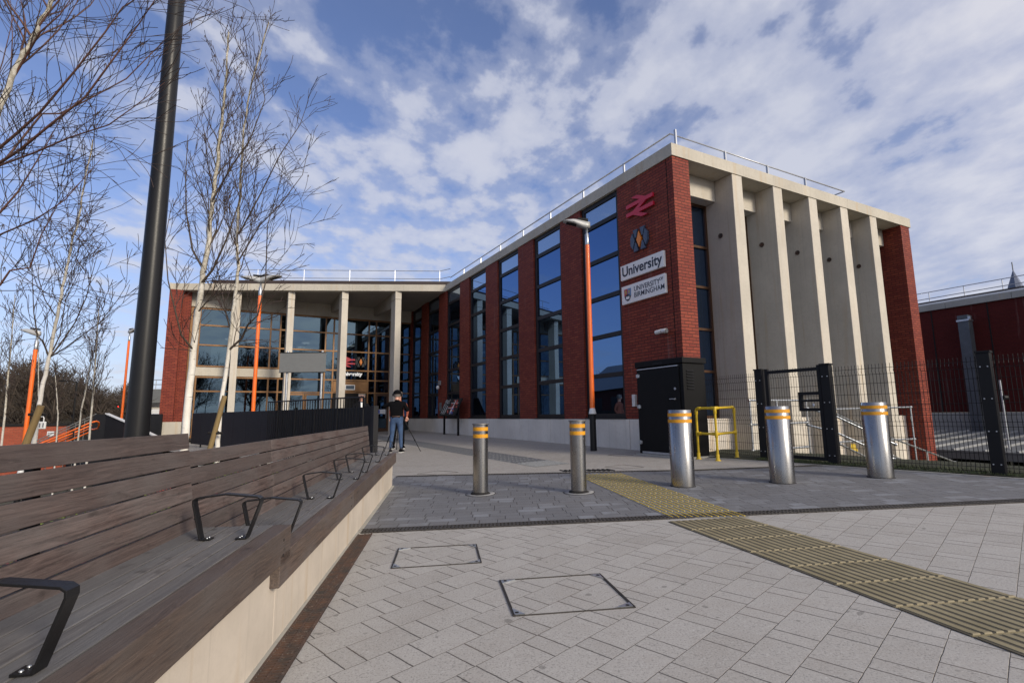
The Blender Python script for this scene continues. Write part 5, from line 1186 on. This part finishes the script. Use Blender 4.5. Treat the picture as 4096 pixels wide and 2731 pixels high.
def stake(label, ctrl, r):
    base = ctrl[0]; e = thing('tree_stake', label, 'stake', tuple(base)); b = MB(); b.tube([v-base for v in ctrl], [r, r*.97], 14); b.build('post', M['stake'], e); return e
def tie(par_pos, u, v, d, w_):
    c = at(u, v, d); e = thing('tree_tie', 'black rubber tie holding the birch trunk at pixel' if 0 else par_pos, 'tie', tuple(c)); b = MB(); b.tube([(-w_, -.06, .0), (w_, -.06, -.01)], .022, 8); b.tube([(-w_, .05, .0), (w_, .05, -.01)], .022, 8); b.tube([(-w_*.2, -.05, -.02), (w_*.2, .05, .01)], .026, 8); b.build('strap', M['slot'], e)
zb = lambda x, y: gz(x, y)+.40
def root(u, d, v=1900):
    p = at(u, v, d); return Vector((p.x, p.y, zb(p.x, p.y)))
# D : thick white birch
c = [root(728, 7.6), at(741, 1729, 7.6), at(772, 1402, 7.62), at(807, 1115, 7.7), at(832, 990, 7.7), at(849, 807, 7.75), at(873, 631, 7.8), at(891, 456, 7.85), at(905, 290, 7.9), at(915, 130, 7.9)]
ex = [([at(778, 1405, 7.62), at(725, 1340, 7.4), at(700, 1240, 7.3), at(672, 1120, 7.2), at(660, 960, 7.2), at(690, 800, 7.2)], .020),
      ([at(800, 1140, 7.7), at(850, 1080, 7.6), at(905, 960, 7.5), at(960, 800, 7.4), at(985, 600, 7.4)], .026),
      ([at(820, 1090, 7.7), at(770, 1000, 7.8), at(745, 850, 7.9), at(742, 700, 8), at(752, 540, 8)], .024),
      ([at(850, 800, 7.7), at(930, 660, 7.6), at(1000, 560, 7.5), at(1060, 400, 7.4), at(1040, 250, 7.4)], .020),
      ([at(790, 1250, 7.65), at(850, 1180, 7.5), at(868, 1100, 7.4), at(930, 900, 7.3)], .014)]
birch_tree('thick white birch in the bed behind the bench, left of the staked trunk', c, .060, .012, 21, 26, 1.25, .42, 2, .85, .46, .0038, .95, extra=ex, tilt=.62, limbm='limb', rl=.36)
# C : staked birch
c = [root(862, 9.2), at(876, 1697, 9.2), at(915, 1402, 9.2), at(936, 1216, 9.2), at(953, 1071, 9.2), at(947, 960, 9.25), at(961, 737, 9.3), at(975, 520, 9.3), at(1005, 340, 9.3), at(1075, 90, 9.3)]
ex = [([at(918, 1398, 9.2), at(968, 1352, 9.1), at(990, 1300, 9.0), at(1030, 1262, 8.9), at(1062, 1130, 8.9), at(1070, 900, 8.9), at(1130, 700, 8.9)], .028),
      ([at(925, 1330, 9.2), at(900, 1240, 9.3), at(880, 1120, 9.4), at(840, 960, 9.4), at(820, 760, 9.4)], .018),
      ([at(960, 930, 9.2), at(1040, 780, 9.1), at(1120, 620, 9.0), at(1200, 500, 9), at(1235, 400, 9)], .020),
      ([at(950, 1050, 9.2), at(1040, 900, 9.1), at(1120, 820, 9.0), at(1210, 700, 9), at(1250, 520, 9)], .018),
      ([at(965, 1000, 9.2), at(1010, 1120, 9.0), at(1090, 1080, 8.9), at(1180, 960, 8.8), at(1215, 800, 8.8)], .010)]
birch_tree('staked birch with curved side limb, right of the thick white birch', c, .042, .012, 22, 24, 1.45, .40, 2, .85, .46, .0042, .9, extra=ex, tilt=.7, rl=.42)
stake('leaning round timber stake tied to the birch in front of the dark parapet', [at(830, 1830, 8.9), at(899, 1583, 9.0)], .042)
tie('black rubber tie joining the birch right of centre bed to its stake', 862, 1730, 9.0, .09)
# B : staked birch at left
c = [root(118, 8.4), at(135, 1757, 8.4), at(168, 1560, 8.4), at(202, 1411, 8.4), at(236, 1226, 8.45), at(261, 1100, 8.5), at(288, 982, 8.5), at(330, 793, 8.5), at(372, 560, 8.5)]
ex = [([at(197, 1430, 8.4), at(172, 1365, 8.3), at(150, 1345, 8.2), at(135, 1250, 8.2), at(130, 1130, 8.2), at(125, 980, 8.2)], .018),
      ([at(205, 1425, 8.4), at(260, 1392, 8.3), at(330, 1340, 8.2), at(400, 1290, 8.1), at(470, 1200, 8), at(520, 1120, 8)], .016),
      ([at(207, 1420, 8.4), at(260, 1350, 8.5), at(300, 1290, 8.5), at(345, 1190, 8.5), at(370, 1090, 8.5), at(400, 980, 8.5)], .018),
      ([at(212, 1400, 8.4), at(240, 1340, 8.5), at(262, 1200, 8.6), at(310, 1100, 8.6), at(330, 1000, 8.6)], .014),
      ([at(222, 1262, 8.4), at(180, 1200, 8.4), at(155, 1120, 8.4), at(150, 1000, 8.4)], .012)]
birch_tree('leaning staked birch in front of the leftmost orange lamp post', c, .040, .010, 23, 18, 1.2, .50, 2, .7, .46, .0042, .8, extra=ex, tilt=.8, rl=.34)
stake('mossy leaning round stake tied to the leftmost leaning birch', [at(90, 1810, 8.1), at(164, 1622, 8.1)], .050)
tie('black rubber tie joining the leaning left birch to its stake', 150, 1657, 8.15, .08)
# A : big near birch, mostly limbs sweeping in from the left
c = [root(-420, 4.6, 2100), at(-260, 1300, 4.6), at(-95, 760, 4.6), at(0, 420, 4.6), at(85, 240, 4.6), at(150, 120, 4.6), at(205, 10, 4.6), at(270, -180, 4.6), at(330, -420, 4.6)]
ex = [([at(-60, 640, 4.6), at(60, 540, 4.5), at(161, 449, 4.4), at(302, 281, 4.3), at(420, 130, 4.2), at(490, 30, 4.2), at(603, -40, 4.2)], .018),
      ([at(-80, 700, 4.6), at(80, 600, 4.4), at(200, 500, 4.3), at(340, 390, 4.2), at(480, 200, 4.1), at(560, 90, 4.1), at(640, -30, 4.0)], .018),
      ([at(-120, 760, 4.6), at(20, 640, 4.8), at(168, 456, 5.0), at(240, 455, 5.0), at(340, 405, 5.1), at(505, 316, 5.1), at(620, 200, 5.1), at(720, 110, 5.2), at(900, 30, 5.2)], .015),
      ([at(-150, 800, 4.6), at(0, 662, 4.5), at(140, 610, 4.4), at(280, 550, 4.3), at(435, 500, 4.2), at(540, 425, 4.2), at(660, 330, 4.2)], .014),
      ([at(-180, 960, 4.6), at(0, 850, 4.6), at(70, 770, 4.6), at(150, 640, 4.6), at(230, 500, 4.6)], .016),
      ([at(-190, 1250, 4.6), at(0, 1140, 4.6), at(40, 1082, 4.6), at(120, 1070, 4.6), at(165, 940, 4.6), at(230, 820, 4.5), at(330, 720, 4.5)], .014),
      ([at(-40, 560, 4.6), at(40, 340, 4.7), at(50, 150, 4.8), at(40, -40, 4.8)], .012),
      ([at(60, 300, 4.6), at(160, 130, 4.5), at(240, 60, 4.4), at(300, -30, 4.4)], .014),
      ([at(-180, 640, 4.6), at(-60, 450, 4.8), at(10, 250, 5), at(70, 0, 5)], .014),
      ([at(-160, 1010, 4.6), at(20, 930, 4.4), at(140, 880, 4.3), at(260, 800, 4.2), at(400, 640, 4.2)], .012)]
birch_tree('large near birch whose red brown limbs sweep in from the left edge', c, .036, .014, 24, 16, 1.4, .45, 2, .6, .5, .0027, .9, extra=ex, tilt=.9, limbm='limb_r', rl=.45, group='slender young birches in the planting bed')
G2 = 'small birches on the lower ground at left'
def small(label, u, d, top, seed, n=16, l0=.9, r=.035, ub=None, up=.9, st=.25):
    zb_ = H(*at(u, 1750, d)[:2])+.05; p = at(u if ub is None else ub, 1760, d); c = [Vector((p.x, p.y, zb_)), at(u+(top[0]-u)*.35, 1760+(top[1]-1760)*.35, d), at(u+(top[0]-u)*.7, 1760+(top[1]-1760)*.7, d), at(top[0], top[1], d)]
    birch_tree(label, c, r, .008, seed, n, l0, st, 2, up, .5, .0048 if d > 14 else .003, .85, group=G2, tilt=.6)
small('thin birch at the very left edge with drooping crown', 12, 15, (60, 1180), 31, 20, 1.1)
small('multi stemmed birch with white trunk before the black sloping parapet', 360, 15, (395, 1230), 32, 24, 1.2, .035)
small('leaning birch stem beside the orange handrail', 305, 15.5, (372, 1400), 33, 12, .9, .03, ub=308)
small('short sapling between the left birch and the handrail', 238, 14, (222, 1500), 34, 8, .6, .022, st=.3)
small('slim red stemmed sapling behind the timber stake', 157, 14, (152, 1330), 35, 8, .6, .020, st=.35)
# far wood: dense bare trees in one mass, on a rising bank
rn = random.Random(77); tw = MB(); bank = MB()
def farprof(u): return np.interp(u, [-900, 0, 150, 330, 480, 560, 700, 1100], [1380, 1480, 1455, 1500, 1555, 1580, 1640, 1660])
for k in range(150):
    u = rn.uniform(-700, 590); d = rn.uniform(42, 75); v = farprof(u)+rn.uniform(-8, 90); top = at(u, v, d); zb_ = -1.7; h = top.z-zb_; p = Vector((top.x, d, zb_))
    tw.tube([p, p+Vector((rn.gauss(0, .3), 0, h*.5)), p+Vector((rn.gauss(0, .6), 0, h*.95))], [.16, .10, .03], 4, False)
    for j in range(26):
        f = rn.uniform(.12, .95); a_ = rn.uniform(0, 6.28); l_ = h*rn.uniform(.16, .36)*(1.15-f*.6); s0 = p+Vector((0, 0, h*f)); dd = Vector((math.cos(a_)*.75, math.sin(a_)*.75, rn.uniform(.3, 1.1))).normalized()
        m1 = s0+dd*l_*.5+Vector((0, 0, .1)); s1 = s0+dd*l_+Vector((rn.gauss(0, .2), 0, .3)); tw.tube([s0, m1, s1], [.06, .045, .02], 3, False)
        for q in range(9):
            g0 = s0.lerp(s1, rn.uniform(.25, 1)); g1 = g0+Vector((rn.gauss(0, .55), rn.gauss(0, .5), rn.uniform(.1, 1.2))); tw.tube([g0, g1], [.03, .014], 3, False)
tw.build('far_woodland', M['twig_far'], kind='stuff', label='mass of bare dark winter trees beyond the low brick wall', cat='woodland')
b = MB(); us = list(range(-1200, 700, 50)); 
for i in range(len(us)-1):
    for (da, db_, fa, fb) in ((40, 60, 1.0, .35), (60, 85, .35, .22)):
        q = []
        for u, d_, f in ((us[i], da, fa), (us[i+1], da, fa), (us[i+1], db_, fb), (us[i], db_, fb)):
            t_ = at(u, farprof(u), d_); z_ = -1.6+(t_.z+1.6)*(1-f)*.82 + (.25*math.sin(u*.7) if f < 1 else 0); q.append((t_.x, d_, z_))
        b.add(q, [(0, 1, 2, 3)], True)
b.build('wooded_bank', M['wood_far'], kind='structure')
# things outside the frame that the glass reflects
e = thing('neighbouring_building', 'brick building with a shallow grey roof left of the forecourt, outside the picture', 'building', (-31, 25, -1.6), R(135))
b = MB(); b.box(0, 0, 0, 22, 12, 5.4); b.build('brick_wall', M['brick_far'], e); b = MB(); b.hexa([(-.4, -.4, 5.41), (22.4, -.4, 5.41), (22.4, 12.4, 5.41), (-.4, 12.4, 5.41), (-.4, 4, 8.3), (22.4, 5, 9.2), (22.4, 7, 9.2), (-.4, 7, 8.3)]); b.build('roof', M['grey_sign'], e)
for i in range(4): b = MB(); b.box(2+i*5, -.03, 2.6, 4+i*5, -.004, 4.6); b.build('window', M['frame'], e)
for k, (x, y, h) in enumerate(((26, -44, 17), (35, -50, 19), (18, -52, 16), (44, -40, 15))):
    rn = random.Random(90+k); e = thing('bare_tree', ['large bare tree behind the viewer, mirrored in the entrance glass', 'tallest bare tree behind the viewer', 'bare tree behind the viewer, nearest the road', 'bare tree behind the viewer, farthest right'][k], 'tree', (x, y, -1.5)); t = MB(); tw = MB(); lim = MB()
    t.tube([(0, 0, 0), (.2, 0, h*.35), (.1, .2, h*.6)], [.38, .28, .16], 10); t.build('trunk', M['limb'], e)
    for j in range(16):
        f = .3+.7*j/16; a_ = j*2.4; grow(tw, lim, rn, Vector((.15, .1, h*.6*f)), Vector((math.cos(a_)*.8, math.sin(a_)*.8, .9)), .13, h*.42, 2, .3, .6, .022, .55)
    lim.build('branches', M['limb'], e); tw.build('twigs', M['twig'], e)
# ================================================================== PEOPLE
def body(name, parent, joints, edges, mats, zones, sub=2):
    bm = bmesh.new(); vl = bm.verts.layers.skin.verify(); vs = {}
    for k, (p, r) in joints.items():
        v = bm.verts.new(p); v[vl].radius = r if isinstance(r, tuple) else (r, r); v[vl].use_root = (k == 'pelvis'); vs[k] = v
    for a_, b_ in edges: bm.edges.new((vs[a_], vs[b_]))
    me = bpy.data.meshes.new(name); bm.to_mesh(me); bm.free(); o = bpy.data.objects.new(name, me); COL.objects.link(o)
    s = o.modifiers.new('skin', 'SKIN'); s.use_smooth_shade = True; ss = o.modifiers.new('sub', 'SUBSURF'); ss.levels = sub; ss.render_levels = sub
    dg = bpy.context.evaluated_depsgraph_get(); m2 = bpy.data.meshes.new_from_object(o.evaluated_get(dg)); bpy.data.objects.remove(o)
    for m in mats: m2.materials.append(m)
    for p in m2.polygons: p.material_index = zones(p.center); p.use_smooth = True
    o = bpy.data.objects.new(name, m2); COL.objects.link(o); o.parent = parent; return o
def hand(parent, p, d, up, m=None, name='hand', curl=.5):
    """palm with five separate bent fingers; d = pointing direction, up = back of the hand"""
    d = Vector(d).normalized(); up = Vector(up).normalized(); s = d.cross(up).normalized(); up = s.cross(d); p = Vector(p); b = MB()
    b.tube([p-d*.02, p+d*.03, p+d*.075], [.024, .036, .038], 10)
    for i, (o_, l_) in enumerate(((-.030, .066), (-.010, .076), (.010, .072), (.029, .056))):
        a0 = p+d*.070+s*o_; a1 = a0+d*l_*.45-up*l_*.12*curl; a2 = a1+d*l_*.30-up*l_*.38*curl; a3 = a2+d*l_*.12-up*l_*.4*curl; b.tube([a0, a1, a2, a3], [.0095, .0092, .0085, .006], 7)
    a0 = p+d*.015-s*.030; b.tube([a0, a0-s*.022+d*.022-up*.01, a0-s*.025+d*.050-up*.025, a0-s*.018+d*.07-up*.03], [.011, .0105, .0095, .007], 7)
    return b.build(name, M['skin'], parent)
def shoe(parent, p, yaw, m):
    b = MB(); c, s_ = math.cos(yaw), math.sin(yaw); pr = [(-.09, .035, .0, .085), (-.05, .04, 0, .10), (.03, .042, 0, .085), (.10, .048, 0, .06), (.16, .045, 0, .05), (.185, .025, .008, .035)]; vs = []; fs = []
    for x, w_, z0, z1_ in pr:
        for yy, zz_ in ((-w_, z0), (w_, z0), (w_*.95, (z0+z1_)*.5), (w_*.55, z1_), (-w_*.55, z1_), (-w_*.95, (z0+z1_)*.5)): vs.append((p[0]+x*c-yy*s_, p[1]+x*s_+yy*c, p[2]+zz_))
    for i in range(len(pr)-1):
        for j in range(6): fs.append((i*6+j, i*6+(j+1) % 6, (i+1)*6+(j+1) % 6, (i+1)*6+j))
    fs += [tuple(range(6))[::-1], tuple(range(len(pr)*6-6, len(pr)*6))]; b.add(vs, fs, True); o = b.build('shoe', m, parent)
    b = MB(); b.prism([(p[0]+x*c-y*s_, p[1]+x*s_+y*c) for x, y in ((-.095, -.038), (.10, -.05), (.185, -.03), (.185, .03), (.10, .05), (-.095, .038))], p[2]-.015, p[2]+.008); b.build('sole', M['white_d'], o)
def face(parent, c, r, yaw, glasses=False, mouthm=None):
    """features on a head centred at c facing yaw"""
    fx, fy = math.cos(yaw), math.sin(yaw); f = Vector((fx, fy, 0)); s = Vector((-fy, fx, 0)); c = Vector(c)
    b = MB(); b.tube([c+f*r*.86+Vector((0, 0, .012)), c+f*(r*1.12)+Vector((0, 0, -.018)), c+f*r*.92+Vector((0, 0, -.03))], [.010, .015, .010], 8); b.build('nose', M['skin'], parent)
    for sg in (-1, 1):
        b = MB(); b.ball(tuple(c+f*r*.80+s*sg*.034+Vector((0, 0, .02))), .013); b.build('eye', M['white_d'], parent); b = MB(); b.ball(tuple(c+f*(r*.80+.010)+s*sg*.034+Vector((0, 0, .019))), .006); b.build('pupil', M['ink'], parent)
        b = MB(); b.ball(tuple(c-f*.005+s*sg*r*.80), .024, .45+.5*abs(fx), .45+.5*abs(fy), 1.35); b.build('ear', M['skin'], parent)
    b = MB(); b.tube([c+f*r*.86+s*.024+Vector((0, 0, -.052)), c+f*r*.93+Vector((0, 0, -.050)), c+f*r*.86-s*.024+Vector((0, 0, -.052))], [.004, .007, .004], 6); b.build('mouth', M['rustc'], parent)
    if glasses:
        b = MB(); b.tube([c+f*r*1.0+s*.062+Vector((0, 0, .022)), c+f*r*1.06+Vector((0, 0, .026)), c+f*r*1.0-s*.062+Vector((0, 0, .022))], .004, 6)
        for sg in (-1, 1): b.tube([c+f*r*1.0+s*sg*.062+Vector((0, 0, .022)), c-f*.01+s*sg*r*.84+Vector((0, 0, .02))], .003, 6); b.tube([c+f*r*1.03+s*(sg*.032+.022*math.cos(i*.785))+Vector((0, 0, .016+.016*math.sin(i*.785))) for i in range(9)], .003, 5, False)
        b.build('glasses', M['ink'], parent)
def stand(label, x, y, yaw, kind):
    z = gz(x, y); e = thing('person', label, 'person', (x, y, z+.012), yaw-math.pi/2)      # local +y = facing
    J = {'pelvis': ((0, 0, .96), (.16, .125)), 'waist': ((0, .0, 1.10), (.155, .12)), 'chest': ((0, .0, 1.30), (.18, .125)), 'neckb': ((0, -.01, 1.46), (.085, .075)), 'neck': ((0, 0, 1.53), .055), 'head': ((0, .015, 1.63), (.080, .095)), 'crown': ((0, .005, 1.70), (.070, .085)),
         'hl': ((-.10, 0, .88), .105), 'kl': ((-.125, .02, .50), .068), 'al': ((-.15, -.02, .10), .046), 'hr': ((.10, 0, .88), .105), 'kr': ((.125, .02, .50), .068), 'ar': ((.15, -.02, .10), .046)}
    E_ = [('pelvis', 'waist'), ('waist', 'chest'), ('chest', 'neckb'), ('neckb', 'neck'), ('neck', 'head'), ('head', 'crown'), ('pelvis', 'hl'), ('hl', 'kl'), ('kl', 'al'), ('pelvis', 'hr'), ('hr', 'kr'), ('kr', 'ar'), ('chest', 'sl'), ('sl', 'el'), ('el', 'wl'), ('chest', 'sr'), ('sr', 'er'), ('er', 'wr')]
    sh_ = {'sl': ((-.20, 0, 1.40), .062), 'sr': ((.20, 0, 1.40), .062)}; J.update(sh_)
    if kind == 'camera': J.update({'el': ((-.40, .02, 1.30), .056), 'wl': ((-.14, .34, 1.42), .032), 'er': ((.33, -.01, 1.18), .056), 'wr': ((.17, .26, 1.26), .034)}); J['head'] = ((0, .04, 1.63), (.080, .095)); J['crown'] = ((0, .03, 1.70), (.07, .085))
    elif kind == 'talk': J.update({'el': ((-.27, -.04, 1.16), .050), 'wl': ((-.25, .12, .96), .032), 'er': ((.27, -.04, 1.16), .050), 'wr': ((.25, .12, .96), .032)})
    else: J.update({'el': ((-.27, -.02, 1.14), .050), 'wl': ((-.14, .26, 1.12), .032), 'er': ((.27, -.02, 1.14), .050), 'wr': ((.16, .27, 1.10), .032)}); J['head'] = ((0, .045, 1.62), (.078, .095)); J['crown'] = ((0, .05, 1.69), (.07, .088))
    top, leg = {'camera': (M['cloth_k'], M['jeans']), 'talk': (M['rustc'], M['cloth_k']), 'bald': (M['charc_cloth'], M['charc_cloth'])}[kind]
    wl, wr = Vector(J['wl'][0]), Vector(J['wr'][0])
    def zn(c):
        if c.z > 1.50 : return 0
        if (c-wl).length < .035 or (c-wr).length < .035: return 0
        return 2 if c.z < 1.0 and abs(c.x) < .24 and abs(c.y) < .2 else 1
    if kind == 'camera': J['pelvis'] = ((0, 0, .96), (.175, .14)); J['waist'] = ((0, .02, 1.10), (.185, .15)); J['chest'] = ((0, .0, 1.30), (.20, .14))
    bd = body('body', e, J, E_, [M['skin'], top, leg], zn)
    wd = lambda k, e0: (Vector(J[k][0])-Vector(J[e0][0]))
    hand(e, J['wl'][0], wd('wl', 'el'), (0, 0, 1)); hand(e, J['wr'][0], wd('wr', 'er'), (0, 0, 1))
    for sx in (-1, 1): shoe(e, (sx*.152, -.02, .005), R(90-sx*12), M['cloth_k'])
    hc_ = Vector(J['head'][0])+Vector((0, .0, .02)); face(e, hc_, .100, R(90), kind == 'bald')
    if kind == 'camera':
        b = MB(); b.lathe([(.108, 0), (.112, .03), (.100, .08), (.06, .115), (.001, .125)], 20); b.v = [(p[0]+hc_.x, p[1]*1.08+hc_.y, p[2]+hc_.z+.015) for p in b.v]; b.build('cap', M['cloth_k'], e)
        b = MB(); b.lathe([(.100, -.06), (.106, 0), (.104, .03)], 16); b.v = [(p[0]+hc_.x, min(p[1], .02)*1.05+hc_.y, p[2]+hc_.z) for p in b.v]; b.build('hair', M['hair'], e)
        b = MB(); b.tube([hc_+Vector((.118*math.cos(t), -.0, .125*math.sin(t)+.015)) for t in [i*math.pi/10 for i in range(11)]], .011, 6); [b.tube([hc_+Vector((s*.100, 0, .0)), hc_+Vector((s*.140, 0, .0))], .040, 12) for s in (-1, 1)]; b.build('headphones', M['blackm'], e)
        b = MB(); b.lathe([(.188, 1.005), (.190, 1.04)], 24); b.v = [(p[0]*.98, p[1]*.80+.01, p[2]) for p in b.v]; b.build('belt', M['leather'], e)
    else:
        b = MB(); b.lathe([(.098, -.05), (.104, .0), (.103, .05)] if kind == 'bald' else [(.100, -.04), (.106, .03), (.09, .10), (.001, .13)], 18); b.v = [(p[0]+hc_.x, min(p[1], .01 if kind == 'bald' else .07)*1.05+hc_.y, p[2]+hc_.z+.02) for p in b.v]; b.build('hair', M['hair'], e)
    if kind == 'bald':
        b = MB(); b.hexa([(-.045, .125, 1.05), (.045, .125, 1.05), (.045, .16, 1.05), (-.045, .16, 1.05), (-.05, .06, 1.47), (.05, .06, 1.47), (.05, .115, 1.46), (-.05, .115, 1.46)]); b.build('shirt', M['shirt'], e)
        pp = MB(); pp.box(-.10, .33, 1.10, .13, .345, 1.30); tag(pp.build('paper', M['white'], e))
    return e
stand('cameraman seen from behind in black top, cap, headphones and blue jeans', -3.38, 15.15, R(92), 'camera')
stand('person in a rust jacket and black trousers mostly hidden beyond the cameraman', -3.62, 16.55, R(-80), 'talk')
q = at(1445, 1600, 15.3); stand('balding person with glasses and dark coat looking down behind the parapet', q.x, q.y, R(-55), 'bald')
# tripod with video camera
tp = Vector((-3.42, 15.62, gz(-3.42, 15.62))); e = thing('tripod', 'black tripod with spread legs in front of the cameraman', 'tripod', tuple(tp))
for i, q in enumerate((at(1682, 1804, 15.35), at(1534, 1812, 15.15), at(1586, 1795, 16.2))):
    f = Vector((q.x, q.y, gz(q.x, q.y))); a_ = Vector((0, 0, 1.22)); l_ = f-tp; b = MB(); b.tube([a_, a_+(l_-a_)*.45], .017, 8); b.tube([a_+(l_-a_)*.42, a_+(l_-a_)*.75], .013, 8); b.tube([a_+(l_-a_)*.72, l_], .010, 8)
    for s in (.44, .74): b.tube([a_+(l_-a_)*(s-.012), a_+(l_-a_)*(s+.012)], .021, 8)
    b.tube([l_+Vector((0, 0, .02)), l_], .018, 8); b.build('leg', M['blackm'], e)
b = MB(); b.lathe([(.05, 1.17), (.055, 1.22), (.03, 1.3), (.001, 1.3)], 12); b.build('head', M['blackm'], e)
b = MB(); e = thing('video_camera', 'black video camera mounted on the tripod', 'camera', (tp.x, tp.y, tp.z+1.315))
b.box(-.055, -.16, 0, .055, .12, .15); b.build('body', M['blackm'], e, bevel=.01); b = MB(); b.tube([(0, .12, .08), (0, .26, .08)], [.045, .052], 14); b.build('lens', M['frame'], e); b = MB(); b.box(-.01, -.10, .16, .01, .10, .18); b.box(-.01, -.1, .15, .01, -.08, .165); b.box(-.01, .08, .15, .01, .1, .165); b.build('handle', M['blackm'], e)
